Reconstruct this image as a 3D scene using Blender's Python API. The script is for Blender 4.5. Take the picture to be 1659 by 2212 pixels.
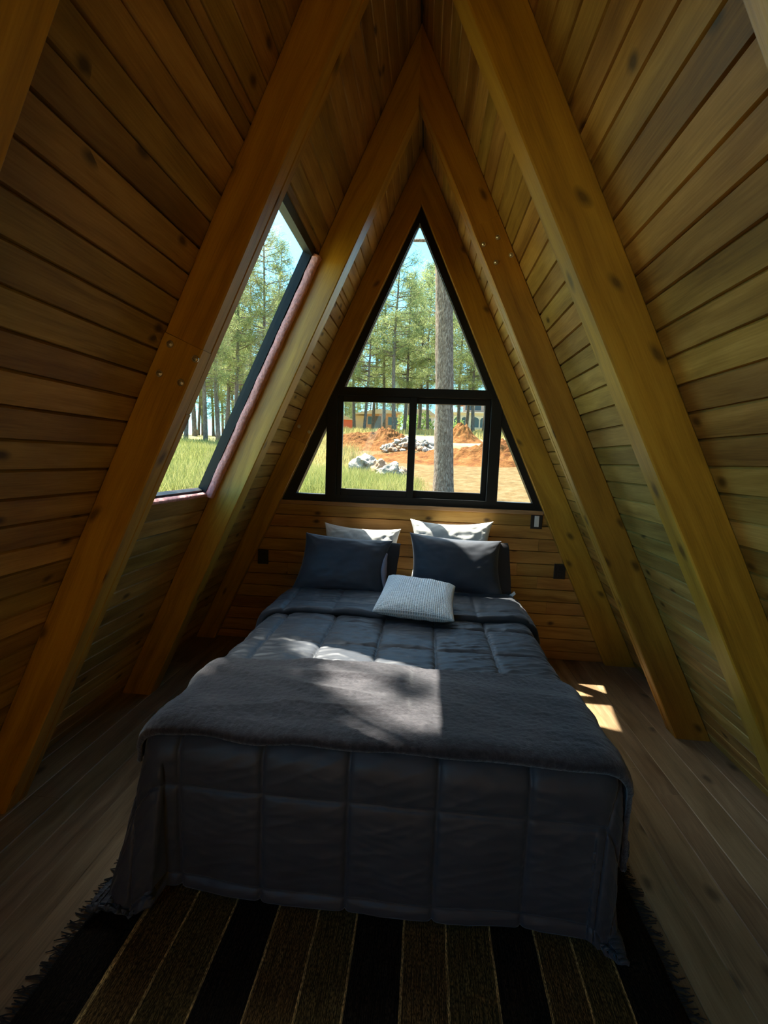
import bpy, bmesh, math, random
from mathutils import Vector, Matrix, noise
import numpy as np

for o in list(bpy.data.objects):
    bpy.data.objects.remove(o)
SC = bpy.context.scene
COL = SC.collection
rnd = random.Random(7)
PI = math.pi

# ------------------------------------------------------------------ camera
CAM = Vector((0.1271, 0.0, 1.5))
Rv = Vector((0.995037, 0.087880, 0.046571))
F_ = Vector((math.sin(math.radians(-4.8424)) * math.cos(math.radians(-6.1746)),
             math.cos(math.radians(-4.8424)) * math.cos(math.radians(-6.1746)),
             math.sin(math.radians(-6.1746))))
ya = math.radians(-4.8424)
r0 = Vector((math.cos(ya), -math.sin(ya), 0))
u0 = r0.cross(F_)
ro = math.radians(2.1503)
R2 = r0 * math.cos(ro) + u0 * math.sin(ro)
U2 = u0 * math.cos(ro) - r0 * math.sin(ro)
cd = bpy.data.cameras.new('camera')
cam = bpy.data.objects.new('camera', cd)
COL.objects.link(cam)
cam.matrix_world = Matrix(((R2.x, U2.x, -F_.x, CAM.x), (R2.y, U2.y, -F_.y, CAM.y), (R2.z, U2.z, -F_.z, CAM.z), (0, 0, 0, 1)))
cd.sensor_fit = 'VERTICAL'
cd.sensor_height = 36.0
cd.lens = 36.0 * 1030.157 / 2212.0
cd.clip_start = 0.05
cd.clip_end = 2000
SC.camera = cam

# ------------------------------------------------------------------ world, sun, exposure
SUN_DIR = Vector((0.405, -0.325, -1.0)).normalized()     # direction the light travels
SUN_STRENGTH = 12.5
SKY_STRENGTH = 0.34
FILL_GLOW = 18.0
EXPOSURE = 1.33
w = bpy.data.worlds.new('sky')
SC.world = w
w.use_nodes = True
nt = w.node_tree
nt.nodes.clear()
sky = nt.nodes.new('ShaderNodeTexSky')
sky.sky_type = 'NISHITA'
sky.sun_disc = False
sky.sun_elevation = math.asin(-SUN_DIR.z)
sky.sun_rotation = math.atan2(-SUN_DIR.x, -SUN_DIR.y)
sky.altitude = 1800
sky.air_density = 1.0
sky.dust_density = 1.0
sky.ozone_density = 1.0
bg = nt.nodes.new('ShaderNodeBackground')
bg.inputs['Strength'].default_value = SKY_STRENGTH
wo = nt.nodes.new('ShaderNodeOutputWorld')
tint = nt.nodes.new('ShaderNodeMix'); tint.data_type = 'RGBA'; tint.blend_type = 'MULTIPLY'
tint.inputs[0].default_value = 1.0; tint.inputs[7].default_value = (0.46, 0.96, 1.0, 1)
nt.links.new(sky.outputs[0], tint.inputs[6])
# glow added to the unseen sky round the sun, to brighten the room
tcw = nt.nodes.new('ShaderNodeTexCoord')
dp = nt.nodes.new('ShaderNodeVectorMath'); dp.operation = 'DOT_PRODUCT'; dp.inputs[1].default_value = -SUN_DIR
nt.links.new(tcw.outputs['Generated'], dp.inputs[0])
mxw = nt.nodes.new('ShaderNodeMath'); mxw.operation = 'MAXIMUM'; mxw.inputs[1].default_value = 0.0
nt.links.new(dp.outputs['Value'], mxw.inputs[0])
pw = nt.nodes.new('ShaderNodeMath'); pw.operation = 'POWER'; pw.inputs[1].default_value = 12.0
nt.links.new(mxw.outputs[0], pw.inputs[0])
ml = nt.nodes.new('ShaderNodeMath'); ml.operation = 'MULTIPLY'; ml.inputs[1].default_value = FILL_GLOW
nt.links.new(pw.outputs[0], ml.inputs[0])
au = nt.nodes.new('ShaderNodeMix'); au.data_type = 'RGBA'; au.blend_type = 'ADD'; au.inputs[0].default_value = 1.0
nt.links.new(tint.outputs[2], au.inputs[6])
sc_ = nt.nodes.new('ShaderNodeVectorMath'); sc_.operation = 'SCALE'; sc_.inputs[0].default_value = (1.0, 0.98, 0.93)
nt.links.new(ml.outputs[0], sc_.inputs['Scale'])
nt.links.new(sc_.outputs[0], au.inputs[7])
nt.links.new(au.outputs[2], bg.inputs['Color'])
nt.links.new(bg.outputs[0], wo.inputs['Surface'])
sd = bpy.data.lights.new('sun', 'SUN')
sd.energy = SUN_STRENGTH
sd.angle = math.radians(0.6)
sd.color = (1.0, 0.95, 0.86)
sun = bpy.data.objects.new('sun', sd)
COL.objects.link(sun)
sun.rotation_mode = 'QUATERNION'
sun.rotation_quaternion = SUN_DIR.to_track_quat('-Z', 'Y')
sun.location = (-8, 8, 20)
SC.view_settings.view_transform = 'Standard'
SC.view_settings.look = 'None'
SC.view_settings.exposure = EXPOSURE
SC.view_settings.gamma = 1.0
SC.view_settings.use_curve_mapping = False
SC.cycles.max_bounces = 10
SC.cycles.diffuse_bounces = 6
SC.cycles.transparent_max_bounces = 24
SC.cycles.sample_clamp_indirect = 6.0
SC.cycles.caustics_reflective = False
SC.cycles.caustics_refractive = False


# ------------------------------------------------------------------ helpers
class MB:
    """collects polygons with a uv per corner"""
    def __init__(self):
        self.v = []; self.f = []; self.uv = []; self.smooth = False

    def face(self, pts, uvs=None):
        i = len(self.v)
        self.v.extend([tuple(p) for p in pts])
        self.f.append(tuple(range(i, i + len(pts))))
        self.uv.append(uvs or [(0, 0)] * len(pts))

    def prism(self, prof, O, L, Wd, Td, l0, l1, uo=None):
        """profile (w,t) swept along L from l0 to l1 (numbers or one per profile point)"""
        O, L, Wd, Td = Vector(O), Vector(L), Vector(Wd), Vector(Td)
        n = len(prof)
        a = l0 if isinstance(l0, (list, tuple)) else [l0] * n
        b = l1 if isinstance(l1, (list, tuple)) else [l1] * n
        if uo is None:
            uo = (rnd.uniform(0, 50), rnd.uniform(0, 50))
        i = len(self.v)
        for k, (pw, pt) in enumerate(prof):
            self.v.append(tuple(O + L * a[k] + Wd * pw + Td * pt))
        for k, (pw, pt) in enumerate(prof):
            self.v.append(tuple(O + L * b[k] + Wd * pw + Td * pt))
        per = [0]
        for k in range(n):
            p, q = prof[k], prof[(k + 1) % n]
            per.append(per[-1] + math.hypot(q[0] - p[0], q[1] - p[1]))
        for k in range(n):
            m = (k + 1) % n
            self.f.append((i + k, i + m, i + n + m, i + n + k))
            self.uv.append([(uo[0] + a[k], uo[1] + per[k]), (uo[0] + a[m], uo[1] + per[k + 1]),
                            (uo[0] + b[m], uo[1] + per[k + 1]), (uo[0] + b[k], uo[1] + per[k])])
        self.f.append(tuple(i + k for k in reversed(range(n))))
        self.uv.append([(uo[0] + prof[k][1], uo[1] + prof[k][0]) for k in reversed(range(n))])
        self.f.append(tuple(i + n + k for k in range(n)))
        self.uv.append([(uo[0] + prof[k][1], uo[1] + prof[k][0]) for k in range(n)])

    def box(self, x0, x1, y0, y1, z0, z1, c=0.0, axis='x'):
        """axis aligned box, chamfered by c along its long axis"""
        if axis == 'x':
            O, L, Wd, Td, l, wv, tv = (x0, y0, z0), (1, 0, 0), (0, 1, 0), (0, 0, 1), x1 - x0, y1 - y0, z1 - z0
        elif axis == 'y':
            O, L, Wd, Td, l, wv, tv = (x0, y0, z0), (0, 1, 0), (0, 0, 1), (1, 0, 0), y1 - y0, z1 - z0, x1 - x0
        else:
            O, L, Wd, Td, l, wv, tv = (x0, y0, z0), (0, 0, 1), (1, 0, 0), (0, 1, 0), z1 - z0, x1 - x0, y1 - y0
        if c:
            prof = [(c, 0), (wv - c, 0), (wv, c), (wv, tv - c), (wv - c, tv), (c, tv), (0, tv - c), (0, c)]
        else:
            prof = [(0, 0), (wv, 0), (wv, tv), (0, tv)]
        self.prism(prof, O, L, Wd, Td, 0, l)

    def xz(self, pts, y0, y1):
        """polygon in the x-z plane given counter-clockwise seen from -y, extruded in y"""
        n = len(pts); i = len(self.v); uo = (rnd.uniform(0, 50), rnd.uniform(0, 50))
        for y in (y0, y1):
            for (x, z) in pts:
                self.v.append((x, y, z))
        self.f.append(tuple(i + k for k in range(n))); self.uv.append([(uo[0] + p[1], uo[1] + p[0]) for p in pts])
        self.f.append(tuple(i + n + k for k in reversed(range(n)))); self.uv.append([(uo[0] + p[1], uo[1] + p[0]) for p in reversed(pts)])
        for k in range(n):
            m = (k + 1) % n
            self.f.append((i + m, i + k, i + n + k, i + n + m))
            self.uv.append([(uo[0] + pts[m][1], uo[1] + 1), (uo[0] + pts[k][1], uo[1] + 1), (uo[0] + pts[k][1], uo[1] + 1 + y1 - y0), (uo[0] + pts[m][1], uo[1] + 1 + y1 - y0)])

    def grid(self, P, nu, nv, uvf=None, close=False):
        """P[i][j] points, nu x nv"""
        i0 = len(self.v)
        for i in range(nu):
            for j in range(nv):
                self.v.append(tuple(P[i][j]))
        for i in range(nu - 1 + (1 if close else 0)):
            for j in range(nv - 1):
                a = i0 + i * nv + j; b = i0 + ((i + 1) % nu) * nv + j
                self.f.append((a, b, b + 1, a + 1))
                g = uvf or (lambda p, q: (p / nu, q / nv))
                self.uv.append([g(i, j), g(i + 1, j), g(i + 1, j + 1), g(i, j + 1)])

    def tube(self, path, radii, n=8, cap=True):
        i0 = len(self.v); m = len(path)
        path = [Vector(p) for p in path]
        d0 = (path[1] - path[0]).normalized()
        ref = Vector((0, 0, 1)) if abs(d0.z) < 0.9 else Vector((1, 0, 0))
        for k, p in enumerate(path):
            d = (path[min(k + 1, m - 1)] - path[max(k - 1, 0)]).normalized()
            e1 = d.cross(ref).normalized(); e2 = d.cross(e1)
            for a in range(n):
                t = 2 * PI * a / n
                self.v.append(tuple(p + (e1 * math.cos(t) + e2 * math.sin(t)) * radii[k]))
        for k in range(m - 1):
            for a in range(n):
                b = (a + 1) % n
                self.f.append((i0 + k * n + a, i0 + (k + 1) * n + a, i0 + (k + 1) * n + b, i0 + k * n + b))
                self.uv.append([(k, a / n), (k + 1, a / n), (k + 1, (a + 1) / n), (k, (a + 1) / n)])
        if cap:
            self.f.append(tuple(i0 + a for a in range(n))); self.uv.append([(0, 0)] * n)
            self.f.append(tuple(i0 + (m - 1) * n + a for a in reversed(range(n)))); self.uv.append([(0, 0)] * n)

    def mesh(self, name, m, smooth=False, weld=False):
        me = bpy.data.meshes.new(name)
        me.from_pydata(self.v, [], self.f)
        ul = me.uv_layers.new(name='UVMap')
        flat = [c for fuv in self.uv for uv in fuv for c in uv]
        ul.data.foreach_set('uv', flat)
        if m:
            me.materials.append(m)
        bm = bmesh.new(); bm.from_mesh(me)
        if weld:
            bmesh.ops.remove_doubles(bm, verts=bm.verts, dist=1e-5)
        bmesh.ops.recalc_face_normals(bm, faces=bm.faces)
        bm.to_mesh(me); bm.free()
        if smooth:
            me.polygons.foreach_set('use_smooth', [True] * len(me.polygons))
        me.update()
        return me

    def build(self, name, m, parent=None, smooth=False, weld=False):
        o = bpy.data.objects.new(name, self.mesh(name, m, smooth, weld))
        COL.objects.link(o)
        if parent is not None:
            o.parent = parent
            o.matrix_parent_inverse = Matrix.Translation(-parent.location) if parent.parent is None else Matrix()
        return o


def tag(o, label=None, cat=None, group=None, kind=None):
    if label: o['label'] = label
    if cat: o['category'] = cat
    if group: o['group'] = group
    if kind: o['kind'] = kind
    return o


def empty(name, loc=(0, 0, 0)):
    o = bpy.data.objects.new(name, None)
    o.location = loc; o.empty_display_size = 0.05
    COL.objects.link(o)
    return o


def sub_parent(child, part):
    """make child a sub-part of part, keeping its place (both are built in world coordinates)"""
    child.parent = part
    child.matrix_parent_inverse = Matrix()


# ------------------------------------------------------------------ materials
def newmat(name):
    m = bpy.data.materials.new(name); m.use_nodes = True
    n = m.node_tree; b = n.nodes['Principled BSDF']
    return m, n, b


def N(n, t, **kw):
    x = n.nodes.new(t)
    for k, v in kw.items():
        if hasattr(x, k) and k not in x.inputs:
            setattr(x, k, v)
        else:
            x.inputs[k].default_value = v
    return x


def math_(n, op, a, b=None, c=None):
    x = n.nodes.new('ShaderNodeMath'); x.operation = op
    for i, v in enumerate((a, b, c)):
        if v is None: continue
        if isinstance(v, (int, float)): x.inputs[i].default_value = v
        else: n.links.new(v, x.inputs[i])
    return x.outputs[0]


def mixc(n, fac, a, b, mode='MIX'):
    x = n.nodes.new('ShaderNodeMix'); x.data_type = 'RGBA'; x.blend_type = mode
    for s, v in ((0, fac), (6, a), (7, b)):
        if isinstance(v, (int, float)): x.inputs[s].default_value = v
        elif isinstance(v, tuple): x.inputs[s].default_value = (*v[:3], 1)
        else: n.links.new(v, x.inputs[s])
    return x.outputs[2]


def ramp(n, fac, stops, interp='LINEAR'):
    x = n.nodes.new('ShaderNodeValToRGB'); x.color_ramp.interpolation = interp
    e = x.color_ramp.elements
    while len(e) < len(stops): e.new(0.5)
    for k, (p, c) in enumerate(stops):
        e[k].position = p; e[k].color = (*c, 1) if len(c) == 3 else c
    n.links.new(fac, x.inputs[0])
    return x.outputs[0]


def bump(n, b, h, strength=0.3, dist=0.01):
    x = n.nodes.new('ShaderNodeBump'); x.inputs['Strength'].default_value = strength; x.inputs['Distance'].default_value = dist
    n.links.new(h, x.inputs['Height']); n.links.new(x.outputs[0], b.inputs['Normal'])


def plain(name, col, rough=0.6, metal=0.0, spec=0.5, noise_amt=0.0, nscale=20, bumps=0.0):
    m, n, b = newmat(name)
    b.inputs['Base Color'].default_value = (*col, 1)
    b.inputs['Roughness'].default_value = rough
    b.inputs['Metallic'].default_value = metal
    b.inputs['Specular IOR Level'].default_value = spec
    if noise_amt or bumps:
        tc = N(n, 'ShaderNodeTexCoord')
        t = N(n, 'ShaderNodeTexNoise', Scale=nscale, Detail=6.0)
        n.links.new(tc.outputs['Object'], t.inputs['Vector'])
        if noise_amt:
            dk = tuple(c * (1 - noise_amt) for c in col); lt = tuple(min(1, c * (1 + noise_amt)) for c in col)
            n.links.new(ramp(n, t.outputs['Fac'], [(0.3, dk), (0.7, lt)]), b.inputs['Base Color'])
        if bumps:
            bump(n, b, t.outputs['Fac'], bumps, 0.01)
    return m


def wood(name, dark, mid, light, rough=0.55, knots=1.0, vary=0.35, spec=0.3, ks=(4.5, 8.0), stain=0.5):
    """boards: u runs along the grain, a random value per board shifts the tone"""
    m, n, b = newmat(name)
    uv = N(n, 'ShaderNodeUVMap')
    geo = N(n, 'ShaderNodeNewGeometry')
    rn = geo.outputs['Random Per Island']
    mp = N(n, 'ShaderNodeMapping'); mp.inputs['Scale'].default_value = (0.9, 16, 1)
    n.links.new(uv.outputs[0], mp.inputs[0])
    warp = N(n, 'ShaderNodeTexNoise', Scale=1.6, Detail=3.0)
    n.links.new(uv.outputs[0], warp.inputs['Vector'])
    add = N(n, 'ShaderNodeVectorMath', operation='MULTIPLY_ADD')
    n.links.new(warp.outputs['Color'], add.inputs[0]); add.inputs[1].default_value = (0.3, 2.6, 0); n.links.new(mp.outputs[0], add.inputs[2])
    g1 = N(n, 'ShaderNodeTexNoise', Scale=1.0, Detail=8.0, Roughness=0.6, Distortion=0.3)
    n.links.new(add.outputs[0], g1.inputs['Vector'])
    mp2 = N(n, 'ShaderNodeMapping'); mp2.inputs['Scale'].default_value = (7, 190, 1)
    n.links.new(uv.outputs[0], mp2.inputs[0])
    g2 = N(n, 'ShaderNodeTexNoise', Scale=1.0, Detail=3.0)
    n.links.new(mp2.outputs[0], g2.inputs['Vector'])
    grain = math_(n, 'ADD', math_(n, 'MULTIPLY', g1.outputs['Fac'], 0.72), math_(n, 'MULTIPLY', g2.outputs['Fac'], 0.28))
    col = ramp(n, grain, [(0.28, dark), (0.5, mid), (0.72, light)])
    # blotchy stain
    st = N(n, 'ShaderNodeTexNoise', Scale=2.3, Detail=4.0)
    mp4 = N(n, 'ShaderNodeMapping'); mp4.inputs['Scale'].default_value = (1, 3, 1)
    n.links.new(uv.outputs[0], mp4.inputs[0]); n.links.new(mp4.outputs[0], st.inputs['Vector'])
    sf = math_(n, 'MULTIPLY', ramp_val(n, st.outputs['Fac'], 0.42, 0.7), stain)
    col = mixc(n, sf, col, mixc(n, 1.0, col, (0.55, 0.47, 0.38), 'MULTIPLY'))
    # knots
    if knots:
        mp3 = N(n, 'ShaderNodeMapping'); mp3.inputs['Scale'].default_value = (ks[0], ks[1], 1)
        n.links.new(uv.outputs[0], mp3.inputs[0])
        wv = N(n, 'ShaderNodeVectorMath', operation='MULTIPLY_ADD')
        w2 = N(n, 'ShaderNodeTexNoise', Scale=9.0, Detail=2.0)
        n.links.new(uv.outputs[0], w2.inputs['Vector'])
        n.links.new(w2.outputs['Color'], wv.inputs[0]); wv.inputs[1].default_value = (0.15, 0.25, 0); n.links.new(mp3.outputs[0], wv.inputs[2])
        vo = N(n, 'ShaderNodeTexVoronoi', voronoi_dimensions='2D', Scale=1.0)
        n.links.new(wv.outputs[0], vo.inputs['Vector'])
        kd = math_(n, 'SUBTRACT', 1.0, ramp_val(n, vo.outputs['Distance'], 0.05, 0.17))
        sr = N(n, 'ShaderNodeSeparateColor'); n.links.new(vo.outputs['Color'], sr.inputs[0])
        kd = math_(n, 'MULTIPLY', kd, math_(n, 'GREATER_THAN', sr.outputs[0], 0.80))
        kk = math_(n, 'MULTIPLY', kd, 0.85 * knots)
        col = mixc(n, kk, col, tuple(c * 0.22 for c in dark))
    # tone per board
    hs = N(n, 'ShaderNodeHueSaturation')
    val = math_(n, 'ADD', 1.0 - vary * 0.55, math_(n, 'MULTIPLY', rn, vary * 1.1))
    n.links.new(val, hs.inputs['Value'])
    hue = math_(n, 'ADD', 0.491, math_(n, 'MULTIPLY', math_(n, 'FRACT', math_(n, 'MULTIPLY', rn, 7.31)), 0.018))
    n.links.new(hue, hs.inputs['Hue'])
    n.links.new(col, hs.inputs['Color'])
    n.links.new(hs.outputs[0], b.inputs['Base Color'])
    b.inputs['Roughness'].default_value = rough
    b.inputs['Specular IOR Level'].default_value = spec
    bump(n, b, grain, 0.25, 0.006)
    return m


def ramp_val(n, v, lo, hi):
    x = n.nodes.new('ShaderNodeMapRange'); x.clamp = True
    x.inputs['From Min'].default_value = lo; x.inputs['From Max'].default_value = hi
    n.links.new(v, x.inputs['Value'])
    return x.outputs[0]


M_plank = wood('stained_pine_planks', (0.17, 0.083, 0.015), (0.385, 0.222, 0.050), (0.56, 0.355, 0.105), rough=0.5, vary=0.42, stain=0.75)
M_rafter = wood('stained_pine_timber', (0.20, 0.088, 0.008), (0.40, 0.20, 0.018), (0.52, 0.29, 0.038), rough=0.42, spec=0.5, knots=0.9, vary=0.2, ks=(4.0, 6.5), stain=0.45)
M_wall = wood('end_wall_boards', (0.21, 0.092, 0.019), (0.43, 0.222, 0.05), (0.59, 0.34, 0.092), rough=0.5, vary=0.3)
M_floor = wood('grey_brown_floorboards', (0.12, 0.072, 0.034), (0.27, 0.175, 0.088), (0.40, 0.28, 0.155), rough=0.45, knots=0.8, vary=0.3, ks=(3.5, 6.0), stain=0.7)
M_roof = plain('dark_roofing', (0.05, 0.04, 0.035), 0.9)
M_black = plain('black_aluminium', (0.010, 0.011, 0.011), 0.5, spec=0.25)
M_plate = plain('matt_black_plastic', (0.012, 0.012, 0.013), 0.45)
M_slot = plain('socket_black', (0.004, 0.004, 0.004), 0.6)
M_white_plastic = plain('white_plastic', (0.75, 0.74, 0.7), 0.35)
M_steel = plain('zinc_steel', (0.62, 0.58, 0.5), 0.32, metal=1.0)
M_foam = plain('pink_foam_sealant', (0.62, 0.28, 0.25), 0.85, noise_amt=0.22, nscale=60, bumps=0.8)
M_sill = wood('raw_pine_strip', (0.22, 0.12, 0.045), (0.36, 0.21, 0.09), (0.48, 0.31, 0.15), rough=0.6, vary=0.1, knots=0.4)


def glass_mat():
    m = bpy.data.materials.new('window_glass'); m.use_nodes = True
    n = m.node_tree; n.nodes.clear()
    tr = N(n, 'ShaderNodeBsdfTransparent'); tr.inputs['Color'].default_value = (0.955, 0.975, 0.965, 1)
    gl = N(n, 'ShaderNodeBsdfGlossy'); gl.inputs['Roughness'].default_value = 0.02
    ge = N(n, 'ShaderNodeNewGeometry')
    dt = N(n, 'ShaderNodeVectorMath', operation='DOT_PRODUCT')
    n.links.new(ge.outputs['Incoming'], dt.inputs[0]); n.links.new(ge.outputs['Normal'], dt.inputs[1])
    one = math_(n, 'SUBTRACT', 1.0, math_(n, 'ABSOLUTE', dt.outputs['Value']))
    fr = math_(n, 'ADD', 0.02, math_(n, 'MULTIPLY', math_(n, 'POWER', one, 5.0), 0.5))
    mx = N(n, 'ShaderNodeMixShader')
    n.links.new(fr, mx.inputs[0]); n.links.new(tr.outputs[0], mx.inputs[1]); n.links.new(gl.outputs[0], mx.inputs[2])
    out = N(n, 'ShaderNodeOutputMaterial'); n.links.new(mx.outputs[0], out.inputs['Surface'])
    return m


M_glass = glass_mat()


def fabric(name, col, rough=0.8, sheen=0.3, weave=900, bumps=0.12, vary=0.12, vscale=9, sheen_tint=(1, 1, 1)):
    m, n, b = newmat(name)
    tc = N(n, 'ShaderNodeTexCoord')
    t = N(n, 'ShaderNodeTexNoise', Scale=vscale, Detail=5.0)
    n.links.new(tc.outputs['Object'], t.inputs['Vector'])
    dk = tuple(c * (1 - vary) for c in col); lt = tuple(min(1, c * (1 + vary)) for c in col)
    n.links.new(ramp(n, t.outputs['Fac'], [(0.3, dk), (0.7, lt)]), b.inputs['Base Color'])
    b.inputs['Roughness'].default_value = rough
    b.inputs['Specular IOR Level'].default_value = 0.25
    b.inputs['Sheen Weight'].default_value = sheen
    b.inputs['Sheen Roughness'].default_value = 0.4
    b.inputs['Sheen Tint'].default_value = (*sheen_tint, 1)
    t2 = N(n, 'ShaderNodeTexNoise', Scale=weave, Detail=2.0)
    n.links.new(tc.outputs['Object'], t2.inputs['Vector'])
    bump(n, b, t2.outputs['Fac'], bumps, 0.002)
    return m


M_comforter = fabric('charcoal_blue_microfibre', (0.041, 0.0425, 0.049), 0.45, 0.15)
M_darkcase = fabric('charcoal_pillowcase', (0.060, 0.064, 0.076), 0.5, 0.4)
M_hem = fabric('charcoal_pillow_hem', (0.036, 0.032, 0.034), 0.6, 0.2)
M_whitecase = fabric('white_pillowcase', (0.80, 0.78, 0.73), 0.75, 0.1)
M_sheet = fabric('white_sheet', (0.66, 0.65, 0.62), 0.75, 0.1)
M_lining = fabric('lavender_lining', (0.30, 0.26, 0.30), 0.7, 0.1)
M_tag = plain('white_care_label', (0.7, 0.68, 0.64), 0.7)


def fleece_mat():
    m, n, b = newmat('dark_plum_fleece')
    tc = N(n, 'ShaderNodeTexCoord')
    t = N(n, 'ShaderNodeTexNoise', Scale=55.0, Detail=6.0, Roughness=0.7)
    n.links.new(tc.outputs['Object'], t.inputs['Vector'])
    t1 = N(n, 'ShaderNodeTexNoise', Scale=7.0, Detail=4.0)
    n.links.new(tc.outputs['Object'], t1.inputs['Vector'])
    f = math_(n, 'ADD', math_(n, 'MULTIPLY', t.outputs['Fac'], 0.65), math_(n, 'MULTIPLY', t1.outputs['Fac'], 0.35))
    n.links.new(ramp(n, f, [(0.33, (0.013, 0.011, 0.0135)), (0.5, (0.027, 0.023, 0.027)), (0.66, (0.054, 0.047, 0.051))]), b.inputs['Base Color'])
    b.inputs['Roughness'].default_value = 0.95
    b.inputs['Specular IOR Level'].default_value = 0.1
    b.inputs['Sheen Weight'].default_value = 0.35
    b.inputs['Sheen Roughness'].default_value = 0.5
    bump(n, b, t.outputs['Fac'], 0.9, 0.006)
    return m


M_fleece = fleece_mat()


def waffle_mat():
    m, n, b = newmat('grey_white_waffle_weave')
    uv = N(n, 'ShaderNodeUVMap')
    sp = N(n, 'ShaderNodeSeparateXYZ'); n.links.new(uv.outputs[0], sp.inputs[0])
    sx = math_(n, 'ABSOLUTE', math_(n, 'SINE', math_(n, 'MULTIPLY', sp.outputs[0], PI * 44)))
    sy = math_(n, 'ABSOLUTE', math_(n, 'SINE', math_(n, 'MULTIPLY', sp.outputs[1], PI * 36)))
    h = math_(n, 'MULTIPLY', sx, sy)
    n.links.new(ramp(n, h, [(0.3, (0.90, 0.90, 0.88)), (0.95, (0.42, 0.43, 0.44))]), b.inputs['Base Color'])
    b.inputs['Roughness'].default_value = 0.9
    inv = math_(n, 'SUBTRACT', 1.0, h)
    bump(n, b, inv, 0.7, 0.004)
    return m


M_waffle = waffle_mat()

# ------------------------------------------------------------------ room geometry constants (metres, floor at z = 0)
KL, KR, ZO = 0.4553, 0.4804, 3.7281         # plank planes: x = -KL (ZO - z) and x = KR (ZO - z)
Y_END = 3.70
Y_NEAR = -2.4
BW = 0.0865                                  # board height measured vertically
nL = math.hypot(1, KL); nR = math.hypot(1, KR)


def SL(y, z, off=0.0):
    """point on the left slope, off metres outward"""
    n = Vector((-1, 0, KL)) / nL
    return Vector((-KL * (ZO - z), y, z)) + n * off


def SR(y, z, off=0.0):
    n = Vector((1, 0, KR)) / nR
    return Vector((KR * (ZO - z), y, z)) + n * off


# skylight opening in the left slope
NZ0, NZ1 = 1.171 - 5 * 0.0865, 1.171 + 20 * 0.0865
HY0, HY1, HZ0, HZ1 = 1.93, 2.683, 1.2575, 2.605
NY0, NY1 = -2.05, -0.30                      # added unseen opening behind the viewer, lets in fill light


def slope_wall(name, left):
    k, n_ = (KL, nL) if left else (KR, nR)
    W = Vector((k, 0, 1)) / n_ if left else Vector((-k, 0, 1)) / n_
    T = Vector((1, 0, -k)) / n_ if left else Vector((-1, 0, -k)) / n_
    S = SL if left else SR
    phase = 1.171 if left else 1.6049
    mb = MB()
    z = phase - BW * math.ceil((phase + 0.09) / BW)
    cuts_y = [0.84, 1.73, 2.74, 3.705]
    first = {}
    while z < ZO - 0.01:
        z1 = min(z + BW, ZO - 0.004)
        spans = [(z, z1)]
        if left and z < HZ1 < z1:
            spans = [(z, HZ1), (HZ1, z1)]
        c1 = rnd.choice([0.835, 1.73, 2.735, 9])
        for (a, b) in spans:
            w = (b - a) * n_
            c = 0.0055
            prof = [(0, -0.02), (w, -0.02), (w, -0.013), (w - c, 0), (c, 0), (0, -0.013)]
            pieces = []
            inhole = left and a >= HZ0 - 1e-4 and b <= HZ1 + 1e-4
            lo, hi = Y_NEAR, Y_END + 0.06
            if inhole:
                pieces = [(lo, NY0), (NY1, HY0), (HY1, hi)]
            elif left and a >= NZ0 - 1e-4 and b <= NZ1 + 1e-4:
                pieces = [(lo, NY0), (NY1, c1), (c1 + 0.0008, hi)] if c1 < 9 else [(lo, NY0), (NY1, hi)]
            elif c1 < 9:
                pieces = [(lo, c1), (c1 + 0.0008, hi)]
            else:
                pieces = [(lo, hi)]
            if not left and abs(a - (phase + 13 * BW)) < 0.02:
                pieces = [(lo, 1.28), (1.2805, hi)]
            for (p, q) in pieces:
                mb.prism(prof, S(0, a), (0, 1, 0), W, T, p, q)
        z = z1
    o = mb.build(name, M_plank)
    # roof deck behind the boards
    rb = MB()
    def slab(ya, yb, za, zb):
        w = (zb - za) * n_
        rb.prism([(0, -0.075), (w, -0.075), (w, -0.021), (0, -0.021)], S(0, za), (0, 1, 0), W, T, ya, yb)
    if left:
        for ya_, yb_ in ((Y_NEAR - 0.1, NY0), (NY1, HY0), (HY1, Y_END + 0.085)):
            slab(ya_, yb_, -0.2, ZO + 0.02)
        slab(NY0, NY1, -0.2, NZ0); slab(NY0, NY1, NZ1, ZO + 0.02)
        slab(HY0, HY1, -0.2, HZ0); slab(HY0, HY1, HZ1, ZO + 0.02)
    else:
        slab(Y_NEAR - 0.1, Y_END + 0.085, -0.2, ZO + 0.02)
        rb.box(-0.14, 0.14, Y_NEAR - 0.1, Y_END + 0.085, ZO + 0.0, ZO + 0.09, 0, 'y')
    rb.build('roof_deck', M_roof, o)
    tag(o, ('left' if left else 'right') + ' sloping wall of horizontal stained pine boards', 'wall', kind='structure')
    return o


slope_wall('wall_left', True)
slope_wall('wall_right', False)

# floor
mb = MB()
x = -1.80
while x < 1.90:
    wv = rnd.choice([0.12, 0.135, 0.15])
    y = Y_NEAR + 0.0
    yj = rnd.uniform(-1.5, 0.5)
    while y < 3.78:
        y1 = min(yj, 3.78)
        c = 0.003
        mb.prism([(0, -0.03), (wv, -0.03), (wv, -c), (wv - c, 0), (c, 0), (0, -c)], (x, 0, 0), (0, 1, 0), (1, 0, 0), (0, 0, 1), y, y1)
        y = y1 + 0.0008; yj = y + rnd.uniform(1.8, 3.2)
    x += wv
o = mb.build('floor', M_floor)
tag(o, 'grey brown wide plank floor', 'floor', kind='structure')
fb = MB(); fb.box(-1.95, 2.0, Y_NEAR - 0.1, 3.8, -0.12, -0.031); fb.build('subfloor', M_roof, o)

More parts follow.
